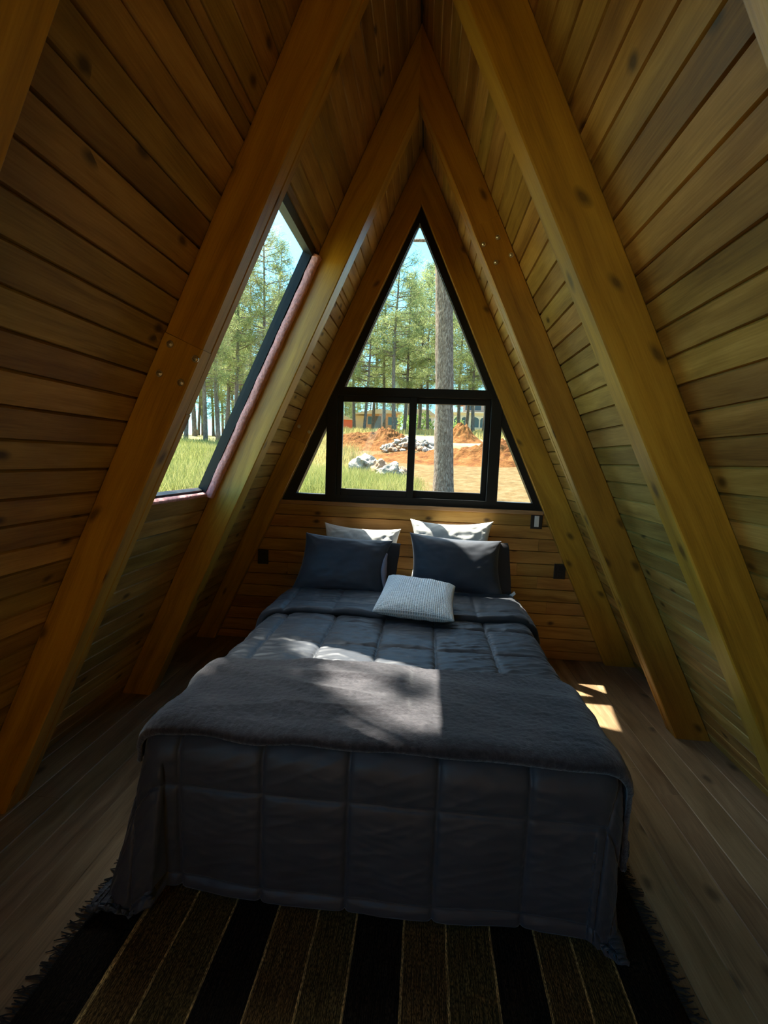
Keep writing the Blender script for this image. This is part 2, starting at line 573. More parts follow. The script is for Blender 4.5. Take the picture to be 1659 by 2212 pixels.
# rear end wall behind the viewer
mb = MB()
mb.xz([(-1.72, 0), (1.80, 0), (0.0, 3.73)], Y_NEAR - 0.06, Y_NEAR)
o = mb.build('wall_front', M_plank); tag(o, 'boarded gable wall at the near end of the room', 'wall', kind='structure')

# end wall boards under the window
AL = lambda z: -1.545 + 0.4641 * z           # inner edges of the rafters on the end wall
AR = lambda z: 1.563 - 0.4661 * z
SILL = 1.132
mb = MB()
pz = 0.0975
z = 0.9454 - pz * 10
joints = {9: [-0.195, 1.011], 10: [0.561], 8: [-0.62], 7: [0.86], 6: [-0.95, 1.02], 5: [0.2], 4: [1.104], 3: [-0.4], 2: [0.9], 1: [-1.1, 0.3]}
i = 0
while z < SILL - 0.005:
    z1 = min(z + pz, SILL)
    za = max(z, 0.0)
    if z1 > 0.005:
        xs = [None] + joints.get(i, []) + [None]
        for a, b in zip(xs[:-1], xs[1:]):
            w = z1 - za; c = 0.004
            prof = [(0, 0), (w, 0), (w, -0.008), (w - c, -0.02), (c, -0.02), (0, -0.008)]
            l0 = [(AL(za + p[0]) if a is None else a + 0.0006) for p in prof]
            l1 = [(AR(za + p[0]) if b is None else b - 0.0006) for p in prof]
            mb.prism(prof, (0, Y_END + 0.02, za), (1, 0, 0), (0, 0, 1), (0, 1, 0), l0, l1)
    z = z1; i += 1
o = mb.build('wall_back', M_wall)
tag(o, 'end wall of warm horizontal pine boards under the gable window', 'wall', kind='structure')
mb = MB(); mb.xz([(AL(0), -0.02), (AR(0), -0.02), (AR(SILL), SILL), (AL(SILL), SILL)], Y_END + 0.022, Y_END + 0.10)
mb.build('sheathing', M_roof, o)

# thin pine cap under the window
mb = MB()
mb.box(-1.005, 1.02, 3.672, 3.765, SILL, SILL + 0.031, 0.004)
o = mb.build('trim_1', M_sill); tag(o, 'narrow pine cap strip under the gable window', 'trim', kind='structure')

# ------------------------------------------------------------------ rafters
OUT = {'L': lambda z: -KL * (ZO - z) + 0.001, 'R': lambda z: KR * (ZO - z) - 0.001}


def rafter_piece(mb, side, y0, y1, xi, k, zb=None, zt=None, c=0.005):
    """one length of rafter; zb / zt = (z at inner edge, z at outer edge) of a square cut, None = floor / ridge mitre"""
    s = -1 if side == 'L' else 1
    inner = lambda z: xi + k * z
    outer = OUT[side]
    kin, kout = k, (KL if side == 'L' else -KR)

    def poly(ci):
        fi = lambda z: inner(z) + s * ci * 1.1
        fo = lambda z: outer(z) - s * ci * 1.1
        zi0, zo0 = zb if zb else (0.0, 0.0)
        if zt:
            zi1, zo1 = zt
            pi1, po1 = (fi(zi1), zi1), (fo(zo1), zo1)
        else:
            zi1 = -(xi + s * ci * 1.1) / k
            zo1 = (ZO - 0.0015) - ci * 1.1 / abs(kout)
            pi1, po1 = (0.0, zi1), (0.0, zo1)
        return [(fi(zi0), zi0), (fo(zo0), zo0), po1, pi1]
    A, B = poly(0), poly(c)
    lay = [(y0, B), (y0 + c, A), (y1 - c, A), (y1, B)]
    u0_, v0_ = rnd.uniform(0, 40), rnd.uniform(0, 40)
    P = lambda q, y: (q[0], y, q[1])
    acc = 0.0
    for (ya_, pa), (yb_, pb) in zip(lay[:-1], lay[1:]):
        for e in range(4):
            f = (e + 1) % 4
            mb.face([P(pa[e], ya_), P(pa[f], ya_), P(pb[f], yb_), P(pb[e], yb_)],
                    [(u0_ + pa[e][1] * 1.1, v0_ + e * 0.7 + ya_), (u0_ + pa[f][1] * 1.1, v0_ + e * 0.7 + ya_),
                     (u0_ + pb[f][1] * 1.1, v0_ + e * 0.7 + yb_), (u0_ + pb[e][1] * 1.1, v0_ + e * 0.7 + yb_)])
    for y, p, vo in ((y0, B, 3.0), (y1, B, 5.0)):
        mb.face([P(q, y) for q in p], [(u0_ + q[1] * 1.1, v0_ + vo + d) for q, d in zip(p, (0, 0.17, 0.17, 0))])


def bolt(parent, x, y, z):
    mb = MB()
    mb.tube([(x, y + 0.001, z), (x, y - 0.0025, z)], [0.013, 0.013], 14)
    mb.tube([(x, y - 0.002, z), (x, y - 0.007, z), (x, y - 0.010, z)], [0.0085, 0.0085, 0.004], 6)
    return mb.build('bolt', M_steel, parent)


def rafter(side, y0, t, xi, k, label, joint=None, bolts=()):
    y1 = y0 + t
    if not joint:
        mb = MB(); rafter_piece(mb, side, y0, y1, xi, k)
        o = mb.build('rafter', M_rafter, weld=True)
    else:
        zf, zr = joint                        # front and rear cuts of the half lap, at the inner edge
        r = 0.058; ym = y0 + t * 0.62; g = 0.0012
        o = empty('rafter', (0, y0, 0))
        a = MB()
        rafter_piece(a, side, y0, ym - g, xi, k, zb=(zf + g, zf + r + g)); rafter_piece(a, side, ym - g, y1, xi, k, zb=(zr + g, zr + r + g))
        a.build('upper_timber', M_rafter, o, weld=True)
        b = MB(); so = -0.004 if side == 'L' else 0.004
        rafter_piece(b, side, y0 - 0.004, ym - g - 0.001, xi - so, k, zt=(zf - g, zf + r - g)); rafter_piece(b, side, ym - g - 0.001, y1 - 0.002, xi - so, k, zt=(zr - g, zr + r - g))
        b.build('lower_timber', M_rafter, o, weld=True)
    for (bx, bz) in bolts:
        bolt(o, bx, y0 - (0.004 if joint and bz < joint[0] + 0.03 else 0.0), bz)
    tag(o, label, 'rafter', 'paired sloping roof rafters')
    return o


YA, YB, YC, YD = 3.651, 2.683, 1.675, 0.71
TA = 0.112
rafter('L', YA, TA, -1.545, 0.4641, 'brown spliced rafter on the end wall beside the outlet without a switch above it',
       joint=(1.60, 1.36), bolts=[(-0.864, 1.736), (-0.783, 1.696)])
rafter('R', YA, TA, 1.563, -0.4661, 'brown rafter on the end wall that passes just beside the wall switch')
rafter('L', YB, TA, -1.515, 0.4539, 'knotty rafter between the slanting side window and the end wall')
rafter('R', YB, TA, 1.604, -0.4742, 'dark rafter with four bolts high up and a bright thin inner edge',
       joint=(2.735, 2.42), bolts=[(0.444, 2.683), (0.372, 2.648), (0.519, 2.595), (0.442, 2.558)])
rafter('L', YC, TA, -1.534, 0.4571, 'thick yellowish rafter with bolted splice on the near side of the slanting window',
       joint=(1.865, 1.645), bolts=[(-0.798, 1.881), (-0.705, 1.832), (-0.839, 1.779), (-0.759, 1.749)])
rafter('R', YC, TA, 1.619, -0.4859, 'thick orange brown rafter nearest the camera crossing the bright plank wall')
rafter('L', YD, TA, -1.525, 0.4553, 'dim rafter cut off by the upper left corner of the photo')
rafter('R', YD, TA, 1.609, -0.4804, 'dim rafter cut off by the upper right corner of the photo')

# ------------------------------------------------------------------ gable window
W1 = empty('window_1', (0, 3.72, SILL))
tag(W1, 'triangular black framed gable window over the bed', 'window', kind='structure')
GL = lambda z: -1.4247 + 0.4394 * z          # glass edges
GR = lambda z: 1.515 - 0.4692 * z
Z0, ZB, ZT0, ZT1, ZAP = SILL + 0.031, 1.2175, 1.985, 2.047, 3.229
FY0, FY1 = 3.69, 3.765
mb = MB()
zap_o = 3.34
mb.xz([(AL(Z0), Z0), (GL(Z0), Z0), (GL(ZAP), ZAP), (0.0, ZAP), (0.0, zap_o), (-0.006, zap_o)], FY0, FY1)
mb.xz([(GR(Z0), Z0), (AR(Z0), Z0), (0.006, zap_o), (0.0, zap_o), (0.0, ZAP), (GR(ZAP), ZAP)], FY0, FY1)
mb.xz([(GL(Z0), Z0), (GR(Z0), Z0), (GR(ZB), ZB), (GL(ZB), ZB)], FY0 + 0.001, FY1 - 0.001)
mb.build('outer_frame', M_black, W1)
mb = MB(); mb.xz([(GL(ZT0) - 0.02, ZT0), (GR(ZT0) + 0.02, ZT0), (GR(ZT1) + 0.02, ZT1), (GL(ZT1) - 0.02, ZT1)], FY0 - 0.012, FY1 - 0.002)
mb.build('transom', M_black, W1)
for (a, b) in ((-0.655, -0.572), (0.592, 0.675)):
    mb = MB(); zt = min(GLz for GLz in (ZT0,))
    mb.box(a, b, FY0 - 0.006, FY1 - 0.003, ZB - 0.001, ZT0 + 0.001, 0.003, 'z')
    mb.build('mullion', M_black, W1)
# thin silver glazing bead along the glass edges
mb = MB()
mb.xz([(GL(ZT1) - 0.001, ZT1), (GL(ZT1) + 0.006, ZT1), (GL(ZAP - 0.02) + 0.006, ZAP - 0.02), (GL(ZAP - 0.02) - 0.001, ZAP - 0.02)], FY0 + 0.022, FY0 + 0.03)
mb.xz([(GR(ZT1) - 0.006, ZT1), (GR(ZT1) + 0.001, ZT1), (GR(ZAP - 0.02) + 0.001, ZAP - 0.02), (GR(ZAP - 0.02) - 0.006, ZAP - 0.02)], FY0 + 0.022, FY0 + 0.03)
mb.build('glazing_bead', plain('grey_sealant', (0.35, 0.33, 0.3), 0.5), W1)


def pane(parent, pts, y):
    mb = MB(); mb.xz(pts, y, y + 0.004)
    return mb.build('pane', M_glass, parent)


pane(W1, [(GL(ZT1) - 0.004, ZT1 - 0.004), (GR(ZT1) + 0.004, ZT1 - 0.004), (0.0, ZAP + 0.006), (-0.012, ZAP + 0.006)], FY0 + 0.032)
zlt = (1.4247 - 0.655) / 0.4394
pane(W1, [(GL(ZB) - 0.004, ZB - 0.004), (-0.651, ZB - 0.004), (-0.651, zlt)], FY0 + 0.032)
zrt = (1.515 - 0.675) / 0.4692
pane(W1, [(0.671, ZB - 0.004), (GR(ZB) + 0.004, ZB - 0.004), (0.671, zrt)], FY0 + 0.032)


def sash(x0, x1, gx0, gx1, z0, gz0, gz1, z1, y):
    s = MB(); t = 0.028
    s.box(x0, gx0, y, y + t, z0, z1, 0.003, 'z'); s.box(gx1, x1, y, y + t, z0, z1, 0.003, 'z')
    s.box(gx0, gx1, y + 0.001, y + t - 0.001, z0, gz0, 0.003, 'x'); s.box(gx0, gx1, y + 0.001, y + t - 0.001, gz1, z1, 0.003, 'x')
    o = s.build('sliding_sash', M_black, W1)
    m2 = MB(); m2.xz([(gx0 - 0.004, gz0 - 0.004), (gx1 + 0.004, gz0 - 0.004), (gx1 + 0.004, gz1 + 0.004), (gx0 - 0.004, gz1 + 0.004)], y + 0.012, y + 0.016)
    p = m2.build('pane', M_glass); p.parent = o; p.matrix_parent_inverse = o.matrix_parent_inverse.inverted() @ Matrix.Translation(-W1.location) if False else Matrix()
    return o


sash(-0.571, 0.034, -0.531, -0.021, 1.19, 1.270, 1.938, 1.984, FY0 + 0.004)
sash(-0.019, 0.591, 0.034, 0.551, 1.182, 1.275, 1.941, 1.984, FY0 + 0.036)

# ------------------------------------------------------------------ skylight in the left slope
W2 = empty('window_2', tuple(SL(2.25, HZ0)))
tag(W2, 'slanting black framed side window between the rafters', 'window', kind='structure')
n_out = Vector((-1, 0, KL)) / nL
up_s = Vector((KL, 0, 1)) / nL


def slope_bar(mb, ya, yb, za, zb, o0, o1):
    w = (zb - za) * nL
    mb.prism([(0, o0), (w, o0), (w, o1), (0, o1)], SL(0, za), (0, 1, 0), up_s, n_out, ya, yb)


FW = 0.045


def slope_window(W2, ya, yb, za, zb):
    mb = MB()
    slope_bar(mb, yb - 0.050, yb, za + 0.008, zb, 0.012, 0.062)
    slope_bar(mb, ya, ya + FW, za + 0.008, zb, 0.012, 0.062)
    slope_bar(mb, ya + FW, yb - 0.05, za + 0.008, za + 0.022, 0.03, 0.062)
    slope_bar(mb, ya + FW, yb - 0.05, zb - 0.035, zb, 0.002, 0.062)
    mb.build('frame', M_black, W2)
    mb = MB(); slope_bar(mb, ya + FW - 0.004, yb - 0.046, za + 0.018, zb - 0.031, 0.040, 0.044)
    mb.build('pane', M_glass, W2)


slope_window(W2, HY0, HY1, HZ0, HZ1)
W3 = empty('window_3_added', tuple(SL((NY0 + NY1) / 2, za)))  # added window, never in view, placed to light the near planks
tag(W3, 'unseen slanting side window added behind the viewer for its light', 'window', kind='structure')
slope_window(W3, NY0, NY1, NZ0, NZ1)


def foam_bead(p0, p1, wid, thick, seed):
    """irregular expanding-foam strip from p0 to p1"""
    p0, p1 = Vector(p0), Vector(p1); d = p1 - p0; L = d.length; d.normalize()
    side = n_out.cross(d).normalized()
    n = int(L / 0.012); prof = []
    pts = []
    for i in range(n + 1):
        ring = []
        for k in range(10):
            a = 2 * PI * k / 10
            q = Vector((i * 0.012 * 9, k * 0.9, seed))
            s = 1 + 0.18 * noise.noise(q) + 0.12 * noise.noise(q * 3.1)
            ca, sa = math.cos(a), math.sin(a)
            ca = math.copysign(abs(ca) ** 0.6, ca); sa = math.copysign(abs(sa) ** 0.6, sa)
            ring.append(p0 + d * (L * i / n) + side * (ca * wid / 2 * s) - n_out * (sa * thick / 2 * s))
        pts.append(ring + [ring[0]])
    mb = MB(); mb.grid(pts, n + 1, 11)
    return mb


mb = foam_bead(SL(2.658, HZ0 + 0.0, -0.008), SL(2.658, HZ1 - 0.02, -0.012), 0.054, 0.046, 1.0)
mb.build('foam_seal', M_foam, W2, smooth=True, weld=True)
mb = foam_bead(SL(HY0, HZ0 + 0.004, 0.012), SL(2.64, HZ0 + 0.004, 0.012), 0.022, 0.03, 4.0)
mb.build('foam_seal', M_foam, W2, smooth=True, weld=True)

# daylight portals for the sampler, exactly in the two window openings and the added one
for nm, loc, nrm, sx, sy in (('gable_portal', (0.0, 3.80, 2.15), Vector((0, -1, 0)), 1.95, 2.1),
                             ('near_side_portal', tuple(SL((NY0 + NY1) / 2, (NZ0 + NZ1) / 2, 0.10)), -n_out, NY1 - NY0, 2.8),
                             ('side_portal', tuple(SL(2.24, (HZ0 + HZ1) / 2, 0.10)), -n_out, 0.9, 1.5)):
    ld = bpy.data.lights.new(nm, 'AREA'); ld.shape = 'RECTANGLE'; ld.size = sx; ld.size_y = sy
    ld.cycles.is_portal = True
    lo = bpy.data.objects.new(nm, ld); lo.location = loc
    z_ax = -nrm.normalized(); x_ax = Vector((0, 1, 0)) if 'side' in nm else Vector((1, 0, 0))
    y_ax = z_ax.cross(x_ax).normalized()
    lo.matrix_world = Matrix(((x_ax.x, y_ax.x, z_ax.x, loc[0]), (x_ax.y, y_ax.y, z_ax.y, loc[1]), (x_ax.z, y_ax.z, z_ax.z, loc[2]), (0, 0, 0, 1)))
    COL.objects.link(lo)

# ------------------------------------------------------------------ bed
HW, RC = 0.690, 0.070          # flat half width of the cloth and edge radius
YF = 1.468                     # where the foot edge starts to curve
XC = 0.006
ZT = 0.578


def edge(s, R=RC, flare=0.03):
    if s <= 0: return 0.0, 0.0
    q = R * PI / 2
    if s < q:
        return R * math.sin(s / R), R * (1 - math.cos(s / R))
    return R + (s - q) * flare, R + (s - q)


def drape(a, b, zmin=0.03, lift=0.0, flare=0.03):
    """cloth coordinate (a across, b along) to a point on the made bed"""
    du = max(0.0, abs(a) - HW); dv = max(0.0, YF - b)
    sg = 1 if a >= 0 else -1
    if du > 0 and dv > 0:
        r = math.hypot(du, dv); m_ = min(du, dv) / r
        out, down = edge(r, flare=flare + (0.05 if sg > 0 else 0.07) * m_)
        dx, dy = du / r * out, dv / r * out
    elif du > 0:
        out, down = edge(du, flare=flare); dx, dy = out, 0.0
    else:
        out, down = edge(dv, flare=0.008); dx, dy = 0.0, out
    z = ZT - down
    if z < zmin:
        ex = (zmin - z) * 0.5
        L = math.hypot(dx, dy) or 1
        dx += dx / L * ex * (0.1 if sg > 0 else 0.3); dy += dy / L * ex * (0.9 if sg > 0 else 0.2)
        z = zmin + 0.004 * math.sin(a * 31) ** 2
    return Vector((XC + sg * (min(abs(a), HW) + dx), (b if b > YF else YF) - dy, z))


def drape_n(a, b, **kw):
    e = 0.004
    da = drape(a + e, b, **kw) - drape(a - e, b, **kw); db = drape(a, b + e, **kw) - drape(a, b - e, **kw)
    n = da.cross(db)
    return n.normalized() if n.length > 1e-9 else Vector((0, 0, 1))


def puff(a, b):
    """quilted squares: 0 at the seams, 1 in the middle of a square"""
    fa = ((a + XC + 0.07) / 0.28) % 1.0; fb = ((b - 2.25) / 0.327) % 1.0
    da = min(fa, 1 - fa) * 0.28; db = min(fb, 1 - fb) * 0.327
    d = 1 - math.exp(-da / 0.0065); e = 1 - math.exp(-db / 0.0065)
    return d * e * (0.55 + 0.45 * math.sin(PI * fa) ** 0.5 * math.sin(PI * fb) ** 0.5)


def wrinkle(a, b):
    fb = ((b - 2.25) / 0.327) % 1.0
    db = min(fb, 1 - fb) * 0.327
    q = Vector((a * 26, b * 7, 3.0)); q2 = Vector((a * 7, b * 5, 9.0))
    ridge = 1 - abs(noise.noise(Vector((a * 4 + b * 2, b * 24 - a * 7, 1.7)))) * 2.4
    ridge2 = 1 - abs(noise.noise(Vector((a * 6 - b * 3, b * 34 + a * 5, 7.7)))) * 2.6
    return (0.005 * noise.noise(q) * math.exp(-db / 0.05) + 0.006 * noise.noise(q2)
            + 0.0055 * max(0, ridge) ** 1.5 + 0.003 * max(0, ridge2) ** 1.5)


bed = empty('bed', (0, 2.4, 0))
tag(bed, 'double bed under the gable window, made up with dark bedding', 'bed')
mb = MB(); mb.box(-0.69, 0.70, 1.50, 3.50, 0.16, 0.30, 0.01, 'y')
mb.build('bed_base', plain('dark_bed_base', (0.02, 0.018, 0.017), 0.8), bed)
for lx in (-0.62, 0.62):
    for ly in (1.60, 3.40):
        mb = MB(); mb.box(lx - 0.03, lx + 0.03, ly - 0.03, ly + 0.03, 0.0, 0.165, 0.005, 'z'); mb.build('leg', plain('black_leg', (0.01, 0.01, 0.01), 0.5), bed)
bm = bmesh.new(); bmesh.ops.create_cube(bm, size=1.0)
for v in bm.verts:
    v.co = Vector((XC + v.co.x * 1.46, 2.485 + v.co.y * 2.03, 0.428 + v.co.z * 0.255))
bmesh.ops.bevel(bm, geom=list(bm.edges), offset=0.05, segments=4, affect='EDGES', profile=0.5)
me = bpy.data.meshes.new('mattress'); bm.to_mesh(me); bm.free(); me.materials.append(M_sheet)
me.polygons.foreach_set('use_smooth', [True] * len(me.polygons))
o = bpy.data.objects.new('mattress', me); COL.objects.link(o); o.parent = bed; o.matrix_parent_inverse = Matrix.Translation(-bed.location)
o['label'] = 'white sheeted mattress'

# comforter
DROP = 0.585
NA, NB = 420, 380
A_ = HW + DROP
b0, b1 = YF - 0.565, 3.06
P = []
for i in range(NA):
    row = []
    for j in range(NB):
        a = -A_ + 2 * A_ * i / (NA - 1); b = b0 + (b1 - b0) * j / (NB - 1)
        hang = max(0.0, max(abs(a) - HW - 0.1, YF - b - 0.1))
        aa = a
        if a < -HW - 0.05:
            bb = b + 0.04 * (abs(a) - HW) * noise.noise(Vector((b * 3, 0.4, 0)))
        fl = 0.02 if a > 0 else 0.06 + 0.13 * (1 - max(0.0, min(1.0, (b - YF) / 0.7))) ** 1.5
        p = drape(aa, b, flare=fl); n = drape_n(aa, b, flare=fl)
        fold = 0.028 * min(1, hang / 0.35) * noise.noise(Vector((a * 2.2 if b < YF else b * 2.4, 0.3, 5.0 if b < YF else 8.0)))
        d = 0.021 * puff(a, b) + wrinkle(a, b) * (1.0 if b > YF else 0.45) + fold
        q = p + n * d
        q.z = max(q.z, 0.022)
        row.append(q)
    P.append(row)
mb = MB(); mb.grid(P, NA, NB)
comf = mb.build('comforter', M_comforter, smooth=True)
tag(comf, 'dark charcoal blue quilted comforter spread over the bed and hanging to the floor', 'comforter')
sm = comf.modifiers.new('thickness', 'SOLIDIFY'); sm.thickness = 0.012; sm.offset = -1
# folded-back cuff at the head
P = []
NA2, NB2 = 170, 46
for i in range(NA2):
    row = []
    a = -(HW + 0.24) + (2 * HW + 0.40) * i / (NA2 - 1)
    for j in range(NB2):
        t = j / (NB2 - 1)
        yfr = 2.66 + 0.06 * max(0, a) / HW + 0.015 * noise.noise(Vector((a * 4, 0, 0))) - 0.10 * max(0.0, (-a - HW + 0.1)) / 0.3
        s = t * 0.56 - 0.05
        if s < 0.03:
            ang = (s + 0.05) / 0.08 * PI
            b = yfr + 0.009 - 0.009 * math.sin(ang) if ang < PI else yfr
            h = 0.026 - 0.009 * math.cos(ang)
        else:
            b = yfr + 0.009 + (s - 0.03); h = 0.035
        if b > 3.05: h = max(0.030, h - (b - 3.05) * 0.2)
        p = drape(a, b, flare=0.25); n = drape_n(a, b, flare=0.25)
        d = h + (0.016 * puff(a + 0.03, b * 1.0 + 0.1) if s > 0.03 else 0.016 * puff(a + 0.03, yfr + 0.13) * (1 - math.cos(ang)) / 2) + wrinkle(a, b + 1)
        row.append(p + n * d)
    P.append(row)
mb = MB(); mb.grid(P, NA2, NB2)
cu = mb.build('folded_cuff', M_comforter, comf, smooth=True)
sm = cu.modifiers.new('thickness', 'SOLIDIFY'); sm.thickness = 0.008; sm.offset = -1

# fleece throw across the foot
P = []
NA3, NB3 = 260, 110
for i in range(NA3):
    row = []
    a = -(HW + 0.17) + (2 * HW + 0.17 + 0.40) * i / (NA3 - 1)
    yb = 1.975 - 0.10 * max(0, (-a - 0.35)) / 0.5 - 0.06 * max(0, a - 0.5) / 0.5 + 0.012 * noise.noise(Vector((a * 5, 2, 0)))
    yf_ = 1.418 + 0.02 * noise.noise(Vector((a * 4, 7, 0)))
    for j in range(NB3):
        t = j / (NB3 - 1)
        b = yf_ + (yb - yf_) * t
        fl = 0.02 if a > 0 else 0.10
        p = drape(a, b, flare=fl); n = drape_n(a, b, flare=fl)
        d = 0.046 + 0.010 * noise.noise(Vector((a * 3.2 + b * 2, b * 7, 2.2)))
        d += 0.012 * max(0, 1 - abs(noise.noise(Vector((a * 1.6 - b * 1.0, b * 6.0 + a * 1.2, 6.1)))) * 3.0) * (0.4 + 0.6 * (a < 0.1))
        e_ = min(t, 1 - t)
        if e_ < 0.03: d -= 0.014 * (1 - e_ / 0.03) ** 2
        d += 0.0028 * noise.noise(Vector((a * 70, b * 70, 1)))
        row.append(p + n * d)
    P.append(row)
mb = MB(); mb.grid(P, NA3, NB3)
o = mb.build('throw_blanket', M_fleece, smooth=True)
tag(o, 'dark plum fuzzy fleece throw laid across the foot of the bed', 'blanket')
sm = o.modifiers.new('thickness', 'SOLIDIFY'); sm.thickness = 0.010; sm.offset = -1


# ------------------------------------------------------------------ pillows
def pillow_mesh(c, thick, pinch=0.10, seed=0.0, wr=1.0, n=48, uvscale=1.0, power=0.5, wr2=0.0, gath=0.009):
    """c = corners BL, BR, TR, TL; thickness along the face normal"""
    BL, BR, TR, TL = [Vector(p) for p in c]
    nrm = (BR - BL).cross(TL - BL).normalized()
    mb = MB()
    for side in (1, -1):
        P = []
        for i in range(n + 1):
            row = []
            for j in range(n + 1):
                u = -1 + 2 * i / n; v = -1 + 2 * j / n
                u = math.sin(u * PI / 2) * 0.6 + u * 0.4; v = math.sin(v * PI / 2) * 0.6 + v * 0.4
                uu = u * (1 - pinch * (1 - v * v) * abs(u) ** 3); vv = v * (1 - pinch * (1 - u * u) * abs(v) ** 3)
                s, t = (uu + 1) / 2, (vv + 1) / 2
                p = BL * (1 - s) * (1 - t) + BR * s * (1 - t) + TR * s * t + TL * (1 - s) * t
                h = ((1 - abs(u) ** 2.6) * (1 - abs(v) ** 2.6))
                h = max(0.0, h) ** power
                ed = min(1 - abs(u), 1 - abs(v))
                q = Vector((u * 2.0, v * 2.0, seed + side))
                wv = 0.010 * noise.noise(q * 1.3) + 0.006 * noise.noise(q * 3.5)
                # gathers radiating from corners
                cu_, cv_ = 1 - abs(u), 1 - abs(v)
                ang = math.atan2(cv_, cu_ + 1e-6); rr = math.hypot(cu_, cv_)
                wv += gath * math.sin(ang * 15 + seed * 3) * math.exp(-rr * 2.6) * min(1, rr * 6)
                ridg = max(0.0, 1 - 3.2 * abs(noise.noise(Vector((u * 2.6 + v * 1.3, v * 5 - u, seed * 2 + side)))))
                wv += wr2 * ridg
                fade = min(1.0, ed * 7)
                hh = side * (thick / 2 * h + wr * wv * fade)
                if ed < 1e-6: hh = 0.004 * noise.noise(Vector((u * 6, v * 6, seed)))
                row.append(p + nrm * hh)
            P.append(row)
        mb.grid(P, n + 1, n + 1, uvf=lambda p, q: (p / n * uvscale, q / n * uvscale))
    return mb, nrm


def pillow(name, label, group, m, c, thick, seed, hem=False, tagp=None, **kw):
    c = [Vector(p) for p in c]
    base = (c[0] + c[1]) / 2
    mb, nrm = pillow_mesh(c, thick, seed=seed, **kw)
    if not hem and not tagp:
        o = mb.build(name, m, smooth=True, weld=True)
    else:
        o = mb.build(name, m, smooth=True, weld=True)
        BL, BR, TR, TL = c
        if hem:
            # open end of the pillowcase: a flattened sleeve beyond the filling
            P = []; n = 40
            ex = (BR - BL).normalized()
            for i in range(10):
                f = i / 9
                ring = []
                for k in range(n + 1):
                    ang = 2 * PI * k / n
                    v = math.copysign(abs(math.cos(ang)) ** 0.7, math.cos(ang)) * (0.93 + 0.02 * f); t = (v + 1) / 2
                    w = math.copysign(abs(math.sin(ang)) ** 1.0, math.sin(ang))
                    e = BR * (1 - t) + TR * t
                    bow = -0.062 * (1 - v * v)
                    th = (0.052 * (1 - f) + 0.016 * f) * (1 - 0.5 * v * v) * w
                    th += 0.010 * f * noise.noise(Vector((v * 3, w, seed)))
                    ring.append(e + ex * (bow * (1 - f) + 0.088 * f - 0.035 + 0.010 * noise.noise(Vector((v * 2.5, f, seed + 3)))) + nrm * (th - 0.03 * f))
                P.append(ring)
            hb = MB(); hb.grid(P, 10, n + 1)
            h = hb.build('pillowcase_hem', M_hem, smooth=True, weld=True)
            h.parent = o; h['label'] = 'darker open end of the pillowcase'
        if hem == 2:
            P = []
            for i in range(25):
                t = 0.10 + 0.62 * i / 24; v = 2 * t - 1
                e = BR * (1 - t) + TR * t
                w0 = 0.004 + 0.016 * math.sin(PI * i / 24)
                P.append([e + ex * (-0.050 * (1 - v * v) + 0.012 + w0 * q + 0.003 * noise.noise(Vector((t * 9, q, 1)))) + nrm * (0.056 * (1 - 0.5 * v * v) + 0.006 - 0.010 * abs(q)) for q in (-0.6, 0, 0.6, 1.2)])
            lb = MB(); lb.grid(P, 25, 4)
            ln = lb.build('pillowcase_lining', M_lining, smooth=True); ln.parent = o; ln['label'] = 'pale lavender lining of the open end'
            sm_ = ln.modifiers.new('thickness', 'SOLIDIFY'); sm_.thickness = 0.002
        if tagp:
            tb = MB()
            p0, dx_, dz_ = Vector(tagp), Vector((0.030, -0.006, 0.030)), Vector((-0.012, 0.0, 0.018))
            g = [[p0 + dx_ * s + dz_ * t + Vector((0, -0.006 * math.sin(s * 3), 0)) for t in (0, 0.5, 1)] for s in (0, 0.25, 0.5, 0.75, 1)]
            tb.grid(g, 5, 3)
            t_ = tb.build('care_label', M_tag, smooth=True); t_.parent = o; t_['label'] = 'small white care label'
    tag(o, label, 'pillow', group)
    return o


pillow('pillow', 'white pillow leaning on the wall behind the dark pillow without sunlight', 'white pillows against the end wall', M_whitecase,
       [(-0.645, 3.44, 0.585), (-0.035, 3.44, 0.585), (-0.042, 3.60, 0.985), (-0.635, 3.60, 1.008)], 0.13, 2.0, pinch=0.13, wr2=0.006, gath=0.005, wr=0.7)
pillow('pillow', 'bright sunlit white pillow leaning on the wall below the gable window', 'white pillows against the end wall', M_whitecase,
       [(0.035, 3.47, 0.60), (0.645, 3.47, 0.60), (0.648, 3.615, 1.074), (0.023, 3.615, 1.066)], 0.13, 5.0, pinch=0.15, wr2=0.006, gath=0.004, wr=0.6)
pillow('pillow', 'charcoal pillow in front of the shaded white pillow, a pale lining at its open end', 'dark pillows at the head of the bed', M_darkcase,
       [(-0.752, 3.08, 0.592), (-0.108, 3.11, 0.588), (-0.080, 3.29, 0.945), (-0.702, 3.29, 0.972)], 0.19, 8.0, hem=2, pinch=0.10, wr=0.6, gath=0.005, wr2=0.004)
pillow('pillow', 'charcoal pillow with a sunlit upper edge and small white tag', 'dark pillows at the head of the bed', M_darkcase,
       [(0.046, 3.215, 0.605), (0.690, 3.195, 0.598), (0.667, 3.318, 0.976), (0.033, 3.322, 1.004)], 0.19, 11.0, hem=True, tagp=(0.735, 3.20, 0.612), pinch=0.09, wr=0.45, gath=0.004, wr2=0.002)
mbp, _n = pillow_mesh([(-0.140, 2.59, 0.655), (0.318, 2.525, 0.650), (0.340, 2.90, 0.745), (-0.080, 2.95, 0.775)], 0.14, pinch=0.05, seed=14.0, wr=0.5, power=0.42)
o = mbp.build('cushion', M_waffle, smooth=True, weld=True)
tag(o, 'small pale grey waffle weave cushion in the middle of the bed', 'cushion')

# ------------------------------------------------------------------ rug
RX0, RX1, RY0, RY1 = -0.885, 0.915, 0.45, 1.92


